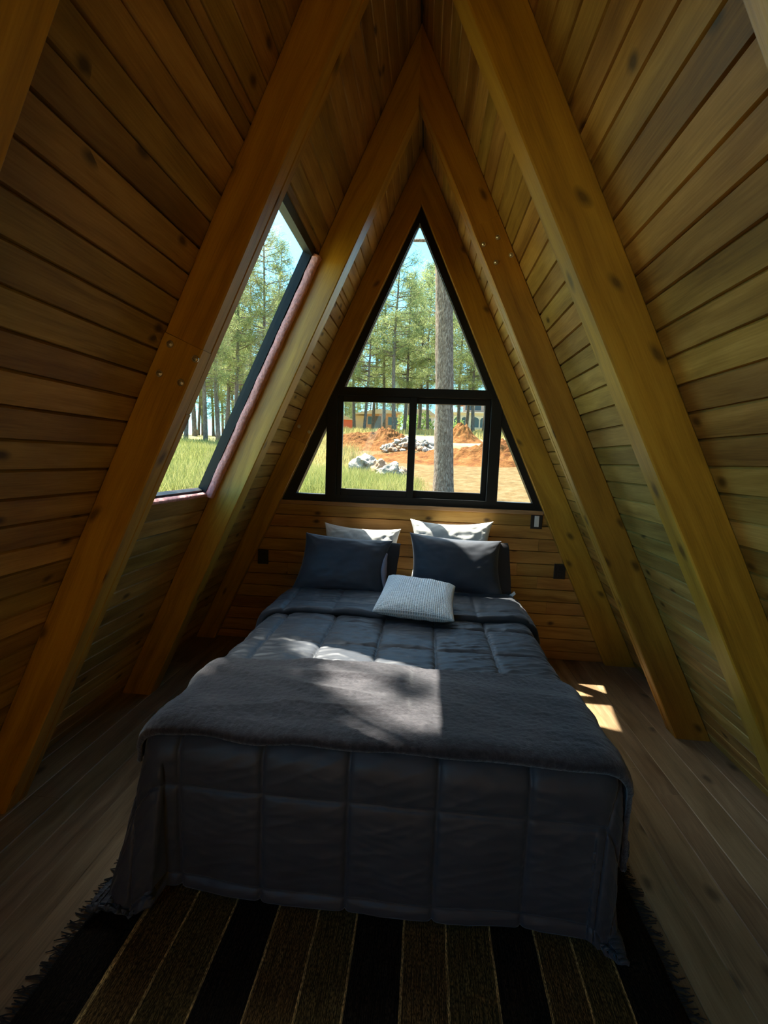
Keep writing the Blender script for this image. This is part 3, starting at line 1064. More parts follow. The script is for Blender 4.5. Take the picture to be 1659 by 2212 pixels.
def rug_mat():
    m, n, b = newmat('striped_woven_rug')
    tc = N(n, 'ShaderNodeTexCoord')
    sp = N(n, 'ShaderNodeSeparateXYZ'); n.links.new(tc.outputs['Object'], sp.inputs[0])
    X, Y = sp.outputs[0], sp.outputs[1]
    u = math_(n, 'DIVIDE', math_(n, 'SUBTRACT', X, RX0), RX1 - RX0)
    dark = (0.018, 0.014, 0.011)
    st = [(0.0, dark)]
    for a, c, b2 in ((-0.724, -0.581, -0.436), (-0.296, -0.162, -0.031), (0.116, 0.252, 0.397), (0.530, 0.650, 0.765)):
        nrmz = lambda v: (v - RX0) / (RX1 - RX0)
        cord = (0.50, 0.36, 0.16); w_ = 0.0085
        st += [(nrmz(a), cord), (nrmz(a + w_), (0.13, 0.083, 0.034)), (nrmz(c - w_ / 2), (0.52, 0.37, 0.16)), (nrmz(c + w_ / 2), (0.115, 0.085, 0.034)), (nrmz(b2 - w_), cord), (nrmz(b2), dark)]
    base = ramp(n, u, st, 'CONSTANT')
    mp = N(n, 'ShaderNodeMapping'); mp.inputs['Scale'].default_value = (300, 10, 1)
    n.links.new(tc.outputs['Object'], mp.inputs[0])
    t = N(n, 'ShaderNodeTexNoise', Scale=1.0, Detail=2.0)
    n.links.new(mp.outputs[0], t.inputs['Vector'])
    mp2 = N(n, 'ShaderNodeMapping'); mp2.inputs['Scale'].default_value = (330, 90, 1)
    n.links.new(tc.outputs['Object'], mp2.inputs[0])
    t2 = N(n, 'ShaderNodeTexNoise', Scale=1.0, Detail=1.0)
    n.links.new(mp2.outputs[0], t2.inputs['Vector'])
    k = math_(n, 'MULTIPLY', ramp_val(n, t.outputs['Fac'], 0.35, 0.68), ramp_val(n, t2.outputs['Fac'], 0.36, 0.62))
    col = mixc(n, 1.0, base, ramp(n, k, [(0.0, (0.28, 0.25, 0.22)), (1.0, (2.3, 2.0, 1.5))]), 'MULTIPLY')
    n.links.new(col, b.inputs['Base Color'])
    b.inputs['Roughness'].default_value = 0.95
    b.inputs['Specular IOR Level'].default_value = 0.1
    bump(n, b, k, 0.8, 0.004)
    return m


NX, NY = 60, 48
P = [[Vector((RX0 + (RX1 - RX0) * i / NX, RY0 + (RY1 - RY0) * j / NY, 0.009 + 0.0015 * noise.noise(Vector((i * 0.3, j * 0.3, 0))))) for j in range(NY + 1)] for i in range(NX + 1)]
mb = MB(); mb.grid(P, NX + 1, NY + 1)
rug = mb.build('rug', rug_mat(), smooth=True)
sm = rug.modifiers.new('thickness', 'SOLIDIFY'); sm.thickness = 0.008; sm.offset = -1
tag(rug, 'dark striped woven rug with fringed ends on the floor at the foot of the bed', 'rug')
M_fringe = plain('dark_rug_fringe', (0.02, 0.016, 0.013), 0.95)
for sx, x0 in ((-1, RX0), (1, RX1)):
    fb = MB()
    for k in range(260):
        y = RY0 + (RY1 - RY0) * (k + rnd.random() * 0.8) / 260
        L = rnd.uniform(0.02, 0.055); dy = rnd.uniform(-0.02, 0.02)
        fb.tube([(x0 - sx * 0.004, y, 0.007), (x0 + sx * L * 0.5, y + dy * 0.4, 0.006), (x0 + sx * L, y + dy, 0.003)], [0.0024, 0.0026, 0.0018], 4)
    fb.build('fringe', M_fringe, rug)

# ------------------------------------------------------------------ wall plates


def plate(name, x, z, label, white):
    o = empty(name, (x, Y_END, z))
    mb = MB(); mb.box(x - 0.043, x + 0.043, Y_END - 0.010, Y_END - 0.0005, z - 0.058, z + 0.058, 0.003, 'z'); mb.build('cover_plate', M_plate, o)
    if white:
        mb = MB(); mb.box(x - 0.017, x + 0.017, Y_END - 0.0145, Y_END - 0.0098, z - 0.042, z + 0.042, 0.0015, 'z'); mb.build('rocker', M_white_plastic, o)['label'] = 'white rocker switch'
    else:
        for dz in (-0.024, 0.024):
            mb = MB(); mb.box(x - 0.016, x + 0.016, Y_END - 0.0125, Y_END - 0.0098, z + dz - 0.018, z + dz + 0.018, 0.0012, 'z')
            s = mb.build('socket', M_plate, o)
            mb = MB()
            for dx in (-0.006, 0.006):
                mb.box(x + dx - 0.0012, x + dx + 0.0012, Y_END - 0.0129, Y_END - 0.0124, z + dz - 0.006, z + dz + 0.006, 0, 'z')
            q = mb.build('slot', M_slot); q.parent = s
    tag(o, label, 'switch' if white else 'outlet')


plate('power_outlet', -1.152, 0.690, 'black power outlet on the end wall beside the darker, unlit charcoal pillow', False)
plate('power_outlet', 1.182, 0.703, 'black power outlet on the end wall below the light switch', False)
plate('light_switch', 0.982, 1.082, 'black plate with white rocker switch under the window corner', True)

# ------------------------------------------------------------------ outside
def smooth(a, b, v):
    t = max(0.0, min(1.0, (v - a) / (b - a))); return t * t * (3 - 2 * t)


def ground(x, y):
    r = math.hypot(x, y)
    az = math.degrees(math.atan2(x, y)) if r > 0 else 0
    s = 0.075 + 0.025 * smooth(-22, -13, az)
    if r < 40: z = -0.25 + s * r
    else: z = -0.25 + s * 40 + (s - 0.034) * (min(r, 130) - 40)
    z += 0.065 * x * smooth(35, 80, r) * smooth(-25, -12, az)
    z = -0.7 + (z + 0.7) * smooth(4.2, 8.5, r)
    if abs(x) < 2.4 and -3 < y < 4.5: z = -0.7
    z += 0.06 * noise.noise(Vector((x * 0.35, y * 0.35, 0))) * smooth(5, 9, r)
    return z


def at(az, d):
    """place on the ground at compass bearing az (degrees from the end wall's outward direction) and distance d"""
    a = math.radians(az)
    x, y = CAM.x + d * math.sin(a), d * math.cos(a)
    return x, y, ground(x, y)


def ground_mat():
    m, n, b = newmat('dry_ground')
    tc = N(n, 'ShaderNodeTexCoord')
    t = N(n, 'ShaderNodeTexNoise', Scale=0.35, Detail=8.0, Roughness=0.65)
    t2 = N(n, 'ShaderNodeTexNoise', Scale=4.0, Detail=8.0, Roughness=0.7)
    for q in (t, t2): n.links.new(tc.outputs['Object'], q.inputs['Vector'])
    dirt = ramp(n, t2.outputs['Fac'], [(0.3, (0.065, 0.038, 0.013)), (0.5, (0.105, 0.066, 0.024)), (0.7, (0.145, 0.105, 0.052))])
    grass = ramp(n, t2.outputs['Fac'], [(0.3, (0.19, 0.165, 0.06)), (0.7, (0.40, 0.34, 0.15))])
    sp = N(n, 'ShaderNodeSeparateXYZ'); n.links.new(tc.outputs['Object'], sp.inputs[0])
    # bare earth lies ahead of the gable window, grass to its side and beyond
    k = math_(n, 'ADD', math_(n, 'MULTIPLY', math_(n, 'ADD', sp.outputs[0], math_(n, 'MULTIPLY', sp.outputs[1], 0.24)), 0.45), math_(n, 'MULTIPLY', t.outputs['Fac'], 1.6))
    far = ramp_val(n, sp.outputs[1], 24, 30)
    f = math_(n, 'MULTIPLY', ramp_val(n, k, 0.5, 1.5), math_(n, 'SUBTRACT', 1.0, far))
    n.links.new(mixc(n, f, grass, dirt), b.inputs['Base Color'])
    b.inputs['Roughness'].default_value = 0.95; b.inputs['Specular IOR Level'].default_value = 0.1
    bump(n, b, t2.outputs['Fac'], 0.6, 0.08)
    return m


P = []
rs = [3.0] + [4.2 + 0.28 * i for i in range(80)] + [27 + 2.2 * i for i in range(60)] + [170, 220, 300]
azs = [-170 + 2.5 * i for i in range(38)] + [-75 + 1.0 * i for i in range(56)] + [-18.5 + 0.5 * i for i in range(76)] + [20 + 1.5 * i for i in range(28)] + [64 + 4 * i for i in range(27)]
for a in azs:
    row = []
    for r in rs:
        x, y = r * math.sin(math.radians(a)), r * math.cos(math.radians(a))
        row.append((x, y, ground(x, y)))
    P.append(row)
mb = MB(); mb.grid(P, len(azs), len(rs))
o = mb.build('terrain', ground_mat(), smooth=True)
tag(o, 'rising ground of ochre dirt and grass outside the windows', 'ground', kind='structure')


def leafy(name, stops, trans=0.45, nscale=3.0):
    m = bpy.data.materials.new(name); m.use_nodes = True
    n = m.node_tree; n.nodes.clear()
    geo = N(n, 'ShaderNodeNewGeometry')
    tc = N(n, 'ShaderNodeTexCoord')
    t = N(n, 'ShaderNodeTexNoise', Scale=nscale, Detail=2.0)
    n.links.new(tc.outputs['Object'], t.inputs['Vector'])
    f = math_(n, 'ADD', math_(n, 'MULTIPLY', geo.outputs['Random Per Island'], 0.5), math_(n, 'MULTIPLY', t.outputs['Fac'], 0.5))
    c = ramp(n, f, stops)
    d = N(n, 'ShaderNodeBsdfDiffuse'); n.links.new(c, d.inputs['Color'])
    tr = N(n, 'ShaderNodeBsdfTranslucent'); n.links.new(c, tr.inputs['Color'])
    mx = N(n, 'ShaderNodeMixShader'); mx.inputs[0].default_value = trans
    n.links.new(d.outputs[0], mx.inputs[1]); n.links.new(tr.outputs[0], mx.inputs[2])
    out = N(n, 'ShaderNodeOutputMaterial'); n.links.new(mx.outputs[0], out.inputs['Surface'])
    return m


M_needles = leafy('pine_needles', [(0.2, (0.11, 0.15, 0.06)), (0.5, (0.22, 0.26, 0.10)), (0.8, (0.36, 0.36, 0.15))], 0.5, 0.6)
M_leaf = leafy('shrub_leaves', [(0.2, (0.12, 0.20, 0.05)), (0.8, (0.32, 0.42, 0.12))], 0.45, 1.5)
M_grass = leafy('tall_green_grass', [(0.2, (0.17, 0.19, 0.045)), (0.55, (0.30, 0.29, 0.09)), (0.85, (0.42, 0.36, 0.15))], 0.35, 0.5)
M_straw = leafy('dry_yellow_grass', [(0.2, (0.26, 0.21, 0.07)), (0.8, (0.46, 0.37, 0.15))], 0.35, 0.5)


def bark_mat(name, a, b_, c, sc=1.0):
    m, n, b = newmat(name)
    tc = N(n, 'ShaderNodeTexCoord')
    mp = N(n, 'ShaderNodeMapping'); mp.inputs['Scale'].default_value = (38 * sc, 38 * sc, 13 * sc)
    n.links.new(tc.outputs['Object'], mp.inputs[0])
    t = N(n, 'ShaderNodeTexNoise', Scale=1.0, Detail=6.0, Roughness=0.65, Distortion=0.6)
    n.links.new(mp.outputs[0], t.inputs['Vector'])
    n.links.new(ramp(n, t.outputs['Fac'], [(0.32, a), (0.5, b_), (0.68, c)]), b.inputs['Base Color'])
    b.inputs['Roughness'].default_value = 0.95; b.inputs['Specular IOR Level'].default_value = 0.1
    bump(n, b, t.outputs['Fac'], 1.0, 0.03)
    return m


M_bark = bark_mat('pine_bark', (0.07, 0.046, 0.031), (0.195, 0.135, 0.095), (0.38, 0.285, 0.21))
M_barkfar = bark_mat('distant_pine_bark', (0.06, 0.046, 0.038), (0.13, 0.10, 0.08), (0.21, 0.17, 0.14), 0.4)


def tuft(mb, c, rad, n, L, w, droop=0.25, rg=rnd):
    """a spray of pine needles: thin blades fanning out around c"""
    for _ in range(n):
        d = Vector((rg.gauss(0, 1), rg.gauss(0, 1), rg.gauss(0, 0.8))).normalized()
        p = c + d * rad * rg.random() ** 0.5
        e = (d + Vector((rg.gauss(0, 0.5), rg.gauss(0, 0.5), rg.gauss(0, 0.5) - droop))).normalized()
        s = e.cross(Vector((rg.gauss(0, 1), rg.gauss(0, 1), rg.gauss(0, 1)))).normalized()
        l = L * rg.uniform(0.7, 1.3); q = p + e * l
        i = len(mb.v)
        mb.v += [tuple(p - s * w * 0.5), tuple(p + s * w * 0.5), tuple(q + s * w * 0.3), tuple(q - s * w * 0.3)]
        mb.f.append((i, i + 1, i + 2, i + 3)); mb.uv.append([(0, 0)] * 4)


def raw_mesh(mb, name, m, smooth=False):
    me = bpy.data.meshes.new(name); me.from_pydata(mb.v, [], mb.f); me.materials.append(m)
    if smooth: me.polygons.foreach_set('use_smooth', [True] * len(me.polygons))
    return me


def pine_data(H, crown, seed, width=2.2, rad=0.17, dens=1.0):
    rg = random.Random(seed)
    tb, fb = MB(), MB()
    n = 14
    lean = (rg.uniform(-0.02, 0.02), rg.uniform(-0.02, 0.02))
    ph = rg.uniform(0, 6)
    ax = lambda z: Vector((lean[0] * z + 0.12 * math.sin(z * 0.35 + ph), lean[1] * z + 0.12 * math.cos(z * 0.3 + ph), z))
    zs = [-0.4 + (H + 0.4) * i / n for i in range(n + 1)]
    tb.tube([ax(z) for z in zs], [max(0.02, rad * (1.15 if i == 0 else 1) * (1 - 0.88 * i / n)) for i in range(n + 1)], 8)
    z = crown
    while z < H:
        f = (z - crown) / (H - crown)
        R = width * (0.55 + 0.75 * math.sin(PI * min(1, f * 0.85 + 0.12))) * (1 - f * 0.55)
        for _ in range(rg.choice([3, 3, 4])):
            a = rg.uniform(0, 2 * PI); L = R * rg.uniform(0.5, 1.15)
            p0 = ax(z); up = rg.uniform(0.0, 0.45)
            d = Vector((math.cos(a), math.sin(a), up))
            p1 = p0 + d * L * 0.55 + Vector((0, 0, -0.05 * L)); p2 = p0 + d * L + Vector((0, 0, 0.1 * L))
            tb.tube([p0, p1, p2], [0.035 * (1 - f * 0.6) + 0.01, 0.022, 0.008], 4, cap=False)
            k = max(2, int(L * 2.2))
            for q in range(k):
                t = 0.35 + 0.7 * (q + rg.random()) / k
                c = p0 + d * L * t + Vector((rg.gauss(0, 0.22), rg.gauss(0, 0.22), rg.gauss(0, 0.15)))
                tuft(fb, c, 0.27, int(34 * dens), 0.27, 0.026, rg=rg)
        z += rg.uniform(0.28, 0.5) * (1 if f < 0.8 else 0.7)
    tuft(fb, ax(H), 0.35, int(40 * dens), 0.3, 0.02, rg=rg)
    return raw_mesh(tb, 'trunk', M_barkfar, True), raw_mesh(fb, 'foliage', M_needles)


PINES = [pine_data(15, 4.2, 1, 2.3, 0.19), pine_data(13, 3.2, 2, 2.0, 0.15), pine_data(17, 6.5, 3, 2.4, 0.21), pine_data(11, 2.4, 4, 1.9, 0.13), pine_data(16, 5.0, 5, 2.7, 0.18, 0.8)]


def pine(kind, az, d, sc, label, group):
    x, y, z = at(az, d)
    o = empty('pine_tree', (x, y, z)); o.rotation_euler = (0, 0, rnd.uniform(0, 6.28)); o.scale = (sc, sc, sc)
    for nm, me in zip(('trunk', 'foliage'), PINES[kind]):
        c = bpy.data.objects.new(nm, me); COL.objects.link(c); c.parent = o
    tag(o, label, 'tree', group)
    return o


rg = random.Random(21)
GA = 'pine in the wood behind the red soil mounds and houses'
for az, d, k, sc in ((-4.1, 42, 2, 1.0), (-8.8, 48, 4, 1.0), (5.2, 46, 0, 0.95), (-0.2, 50, 4, 1.05), (-12.5, 46, 0, 1.0), (9.5, 50, 2, 1.0),
                     (-6.4, 56, 0, 1.15), (2.4, 58, 4, 1.15), (-2.2, 62, 2, 1.1), (7.6, 60, 0, 1.1), (-10.6, 60, 2, 1.15), (12.0, 58, 4, 1.1), (-15.0, 55, 4, 1.1),
                     (-2.9, 47, 0, 1.0), (0.9, 44, 4, 0.95), (3.6, 52, 4, 1.1), (-7.5, 44, 3, 1.25), (-5.4, 50, 4, 1.1), (6.4, 53, 4, 1.1), (8.8, 45, 3, 1.3), (10.8, 48, 4, 1.0), (-1.2, 56, 0, 1.2), (-14.0, 48, 3, 1.3), (4.4, 60, 0, 1.2)):
    pine(k, az, d, sc, GA, 'pines behind the houses')
for i in range(40):
    pine(rg.randrange(5), rg.uniform(-17, 14.5), rg.uniform(84, 128), rg.uniform(1.2, 1.75), GA, 'pines behind the houses')
for i in range(30):
    pine(rg.choice([1, 3]), rg.uniform(-17, 14.5), rg.uniform(90, 128), rg.uniform(0.55, 0.85), GA, 'pines behind the houses')
for az, d, sc in ((-11.5, 70, 0.6), (-2.9, 72, 0.5), (1.8, 74, 0.6), (9.8, 72, 0.6), (-13.4, 62, 0.55)):
    pine(3, az, d, sc, GA, 'pines behind the houses')
GB = 'pine at the edge of the wood seen through the slanting side window'
for az, d, k, sc in ((-25.6, 30, 0, 0.78), (-24.2, 34, 2, 0.8), (-27.5, 33, 4, 0.8), (-22.0, 36, 0, 0.95), (-19.5, 38, 2, 0.95), (-29.4, 34, 2, 0.8), (-20.6, 44, 4, 1.05), (-23.2, 46, 0, 1.05), (-26.6, 44, 2, 1.0), (-31.5, 38, 0, 0.9), (-17.6, 42, 0, 1.0)):
    pine(k, az, d, sc, GB, 'pines beyond the side window')
for i in range(30):
    pine(rg.randrange(5), rg.uniform(-34, -15.5), rg.uniform(48, 85), rg.uniform(0.95, 1.2), GB, 'pines beyond the side window')

for i in range(22):
    pine(rg.choice([1, 3]), rg.uniform(-34, -15.5), rg.uniform(50, 80), rg.uniform(0.5, 0.75), GB, 'pines beyond the side window')
# thick pine just outside the gable window
x, y, z = at(2.17, 10.3)
o = empty('pine_tree', (x, y, z)); tag(o, 'thick bare pine trunk rising just outside the gable window', 'tree')
H = 15.0; n = 120; na = 40
P = []
for i in range(n + 1):
    t = i / n; zz = -0.5 + H * t
    rr = 0.205 * (1 - 0.45 * t) + 0.045 * math.exp(-max(0, zz) / 0.35)
    ctr = Vector((x - 0.052 * zz + 0.03 * math.sin(zz * 0.5), y + 0.02 * zz, z + zz))
    ring = []
    for k in range(na + 1):
        a = 2 * PI * (k % na) / na
        q = Vector((math.cos(a) * 4.5, math.sin(a) * 4.5, zz * 1.8))
        r_ = rr * (1 + 0.075 * noise.noise(q) + 0.05 * noise.noise(q * 2.7))
        ring.append(ctr + Vector((math.cos(a) * r_, math.sin(a) * r_, 0)))
    P.append(ring)
mb = MB(); mb.grid(P, n + 1, na + 1); mb.build('trunk', M_bark, o, smooth=True, weld=True)
ctr = lambda zz: Vector((x - 0.052 * zz, y + 0.02 * zz, z + zz))
bb, ff = MB(), MB()
for zz, a, L, rr in ((5.25, 165, 2.2, 0.035), (6.6, 200, 2.4, 0.03), (6.9, 20, 2.0, 0.03), (7.6, 130, 2.6, 0.03), (8.2, -40, 2.4, 0.03), (8.6, 215, 2.8, 0.03), (9.3, 160, 2.6, 0.03), (9.9, 60, 2.4, 0.03), (10.6, 250, 2.6, 0.03), (11.3, 150, 2.4, 0.028), (12.2, 10, 2.2, 0.028), (13.0, 200, 2.0, 0.025), (13.9, 100, 1.6, 0.02)):
    d = Vector((math.cos(math.radians(a)), math.sin(math.radians(a)), 0.10))
    p0 = ctr(zz); pts = [p0, p0 + d * L * 0.4 + Vector((0, 0, 0.02)), p0 + d * L * 0.75 + Vector((0, 0, -0.03)), p0 + d * L + Vector((0, 0, 0.08))]
    bb = MB(); bb.tube(pts, [rr, rr * 0.8, rr * 0.55, rr * 0.2], 6); bb.build('branch', M_bark, o, smooth=True)
    for q in range(9 if zz > 6 else 4):
        t = (0.45 if zz > 6 else 0.55) + 0.6 * rg.random()
        c = p0 + d * L * t + Vector((rg.gauss(0, 0.18), rg.gauss(0, 0.18), rg.gauss(0.02, 0.12)))
        tuft(ff, c, 0.16, 45, 0.22, 0.009, 0.35, rg)
c = bpy.data.objects.new('foliage', raw_mesh(ff, 'foliage', M_needles)); COL.objects.link(c); c.parent = o; c.matrix_parent_inverse = Matrix.Translation(-o.location)

# an unseen pine that stands close beside the cabin and throws its shade through the side window
x, y = -6.6, 5.9; z = ground(x, y)
o = empty('pine_tree', (x, y, z)); tag(o, 'unseen pine beside the cabin, boughs placed to shade the bed through the side window', 'tree')
tb, ff = MB(), MB()
tb.tube([(x, y, z - 0.3), (x + 0.1, y, z + 4), (x + 0.2, y + 0.1, z + 8), (x + 0.2, y + 0.2, z + 12)], [0.22, 0.19, 0.13, 0.03], 10)
tb.build('trunk', M_bark, o, smooth=True)
bb = MB()
SH = [(-0.66, 2.20, 5.6, 0.13), (-0.58, 2.02, 5.2, 0.13), (-0.44, 1.86, 5.4, 0.17), (-0.42, 1.62, 5.0, 0.18), (-0.25, 1.44, 5.3, 0.15), (-0.13, 1.30, 5.1, 0.10), (0.12, 1.76, 6.6, 0.06), (-0.62, 1.60, 5.3, 0.15), (0.25, 1.318, 5.3, 0.055), (0.27, 1.385, 5.3, 0.05), (0.19, 1.385, 5.25, 0.05), (0.15, 1.325, 5.2, 0.06), (0.04, 1.325, 5.4, 0.065)]
for bx, by, t, rad in SH:  # needle clumps placed to shape the sun patch and keep sun off the rug
    c = Vector((bx, by, 0.6)) - SUN_DIR * (t / -SUN_DIR.z)
    root = Vector((x + 0.15, y, max(z + 3.5, c.z - 0.9)))
    m_ = root.lerp(c, 0.55) + Vector((0, 0, -0.1))
    bb = MB(); bb.tube([root, m_, c], [0.05, 0.03, 0.012], 6); bb.build('branch', M_bark, o, smooth=True)
    tuft(ff, c, rad, int(900 * (rad / 0.2) ** 2), 0.10, 0.016, 0.2, rg)
for i in range(26):
    zz = rg.uniform(7.0, 12.2); a = rg.uniform(1.7, 4.6); L = rg.uniform(0.8, 1.9)
    d = Vector((math.cos(a), math.sin(a), 0.2)); p0 = Vector((x + 0.2, y + 0.1, z + zz))
    bb = MB(); bb.tube([p0, p0 + d * L], [0.03, 0.008], 5); bb.build('branch', M_bark, o, smooth=True)
    for q in range(5): tuft(ff, p0 + d * L * rg.uniform(0.5, 1.05), 0.25, 30, 0.26, 0.016, 0.2, rg)
c = bpy.data.objects.new('foliage', raw_mesh(ff, 'foliage', M_needles)); COL.objects.link(c); c.parent = o; c.matrix_parent_inverse = Matrix.Translation(-o.location)

# grass
def blades(mb, x, y, n, spread, h, w, rg):
    for _ in range(n):
        px, py = x + rg.gauss(0, spread), y + rg.gauss(0, spread)
        pz = ground(px, py) - 0.02
        a = rg.uniform(0, 6.28); hh = h * rg.uniform(0.5, 1.25); le = hh * rg.uniform(0.1, 0.5)
        dx, dy = math.cos(a), math.sin(a); a2 = rg.uniform(0, 6.28); sx, sy = math.cos(a2) * w, math.sin(a2) * w
        i = len(mb.v)
        mb.v += [(px - sx, py - sy, pz), (px + sx, py + sy, pz), (px + dx * le * 0.4 + sx * 0.6, py + dy * le * 0.4 + sy * 0.6, pz + hh * 0.6), (px + dx * le * 0.4 - sx * 0.6, py + dy * le * 0.4 - sy * 0.6, pz + hh * 0.6), (px + dx * le, py + dy * le, pz + hh)]
        mb.f += [(i, i + 1, i + 2, i + 3), (i + 3, i + 2, i + 4)]; mb.uv += [[(0, 0)] * 4, [(0, 0)] * 3]


gm = MB()
for i in range(900):
    az = rg.uniform(-19, -2.2); d = rg.uniform(9.2, 13.6) if az < -5 else rg.uniform(9.2, 11.9)
    x, y, z = at(az, d)
    blades(gm, x, y, 26, 0.22, 0.30 if d > 10.5 else 0.34, 0.006, rg)
c = bpy.data.objects.new('tall_grass', raw_mesh(gm, 'tall_grass', M_grass)); COL.objects.link(c)
tag(c, 'green tall grass in front of the pale boulders outside the gable window', 'grass', kind='stuff')
gm = MB()
for i in range(2200):
    az = rg.uniform(-36, -19); d = 10.0 + 21 * rg.random() ** 1.4
    x, y, z = at(az, d)
    blades(gm, x, y, 18, 0.28, 0.42, 0.008 + 0.0003 * d, rg)
c = bpy.data.objects.new('tall_grass', raw_mesh(gm, 'tall_grass', M_grass)); COL.objects.link(c)
tag(c, 'yellow green meadow grass below the pines outside the slanting side window', 'grass', kind='stuff')
gm = MB()
for i in range(900):
    az = rg.uniform(-16, 13); d = rg.uniform(33, 64)
    if -8.6 < az < 4 and d < 38: continue
    x, y, z = at(az, d)
    blades(gm, x, y, 16, 0.6, 0.45, 0.026, rg)
for i in range(420):
    az = rg.uniform(-19, -8.6); d = rg.uniform(14, 33)
    x, y, z = at(az, d)
    blades(gm, x, y, 14, 0.35, 0.35, 0.014, rg)
c = bpy.data.objects.new('dry_grass', raw_mesh(gm, 'dry_grass', M_straw)); COL.objects.link(c)
tag(c, 'tall dry yellow grass around the houses beyond the soil mounds', 'grass', kind='stuff')


# red soil mounds
def soil_mat():
    m, n, b = newmat('red_soil')
    tc = N(n, 'ShaderNodeTexCoord')
    t = N(n, 'ShaderNodeTexNoise', Scale=3.2, Detail=9.0, Roughness=0.72)
    n.links.new(tc.outputs['Object'], t.inputs['Vector'])
    n.links.new(ramp(n, t.outputs['Fac'], [(0.32, (0.09, 0.028, 0.008)), (0.5, (0.165, 0.062, 0.015)), (0.68, (0.22, 0.10, 0.032))]), b.inputs['Base Color'])
    b.inputs['Roughness'].default_value = 0.95; b.inputs['Specular IOR Level'].default_value = 0.1
    bump(n, b, t.outputs['Fac'], 1.0, 0.12)
    return m


M_soil = soil_mat()


def mound(az, d, wx, wy, h, label, seed, peaks=((0, 0, 1),)):
    x, y, z = at(az, d)
    nn = 64; P = []
    ca, sa = math.cos(math.radians(-az)), math.sin(math.radians(-az))
    for i in range(nn + 1):
        row = []
        for j in range(nn + 1):
            u = -1 + 2 * i / nn; v = -1 + 2 * j / nn
            lx, ly = u * wx, v * wy
            px, py = x + lx * ca - ly * sa, y + lx * sa + ly * ca
            e = max(0, 1 - (u * u + v * v))
            hh = sum(ph * math.exp(-((u - pu) ** 2 * 5 + (v - pv) ** 2 * 3)) for pu, pv, ph in peaks)
            q = Vector((lx * 1.4, ly * 1.4, seed))
            hh *= (1 + 0.30 * noise.noise(q) + 0.22 * noise.noise(q * 2.4) + 0.16 * noise.noise(q * 5.3)) * smooth(0, 0.35, e)
            row.append((px, py, ground(px, py) - 0.06 + h * max(0, hh)))
        P.append(row)
    mb = MB(); mb.grid(P, nn + 1, nn + 1)
    o = mb.build('soil_mound', M_soil)
    tag(o, label, 'soil mound', 'mounds of dug red soil')
    return o


mound(-6.5, 23.0, 2.3, 2.0, 0.84, 'broad orange red soil mound with two humps in front of the brick house', 3.0, ((-0.45, 0, 0.85), (0.35, 0.1, 1.1)))
mound(3.9, 31.0, 2.0, 1.6, 1.05, 'pointed brown red soil heap just right of the thick pine trunk', 5.0, ((0.0, 0, 1.1),))
mound(2.6, 17.8, 3.4, 1.9, 0.62, 'low long orange soil mound behind the foot of the thick pine', 8.0, ((-0.55, 0.0, 0.42), (0.05, 0.1, 0.6), (0.62, 0.1, 1.2)))
mound(10.4, 19.0, 2.0, 1.8, 0.80, 'red soil mound seen through the small triangular pane by the switch', 9.0, ((0.0, 0, 1.0), (0.5, 0, 0.6)))


# stones
def rock_mesh(seed, rough=0.28, sub=3):
    bm = bmesh.new(); bmesh.ops.create_icosphere(bm, subdivisions=sub, radius=1.0)
    for v in bm.verts:
        p = v.co.copy()
        d = 1 + rough * noise.noise(p * 1.2 + Vector((seed * 7, 0, 0))) + rough * 0.5 * noise.noise(p * 2.7 + Vector((0, seed * 5, 0)))
        cell = noise.cell_vector(p * 1.6 + Vector((seed, seed, 0)))
        v.co = p * d + (cell - Vector((0.5, 0.5, 0.5))) * rough * 0.35
    me = bpy.data.meshes.new('rock'); bm.to_mesh(me); bm.free()
    return me


M_rock = plain('pale_limestone', (0.25, 0.21, 0.165), 0.9, spec=0.2, noise_amt=0.3, nscale=2.5, bumps=0.6)
M_rock2 = plain('pinkish_limestone', (0.27, 0.165, 0.10), 0.9, spec=0.2, noise_amt=0.3, nscale=2.5, bumps=0.6)
RK = [rock_mesh(i + 1, 0.42, 2) for i in range(6)]
RB = [rock_mesh(i + 11, 0.5, 4) for i in range(5)]
for i, me in enumerate(RB): me.materials.append(M_rock2 if i in (1, 3) else M_rock)
for i, me in enumerate(RK): me.materials.append(M_rock if i % 3 else M_rock2)


def stone(name, az, d, s, label, cat, group=None, k=0, sink=0.35, lift=0.0):
    x, y, z = at(az, d)
    o = bpy.data.objects.new(name, (RB if cat == 'boulder' else RK)[k]); COL.objects.link(o)
    o.scale = s; o.rotation_euler = (rg.uniform(-0.3, 0.3), rg.uniform(-0.3, 0.3), rg.uniform(0, 6.28))
    o.location = (x, y, z + s[2] * (1 - sink) + lift)
    tag(o, label, cat, group)
    return o


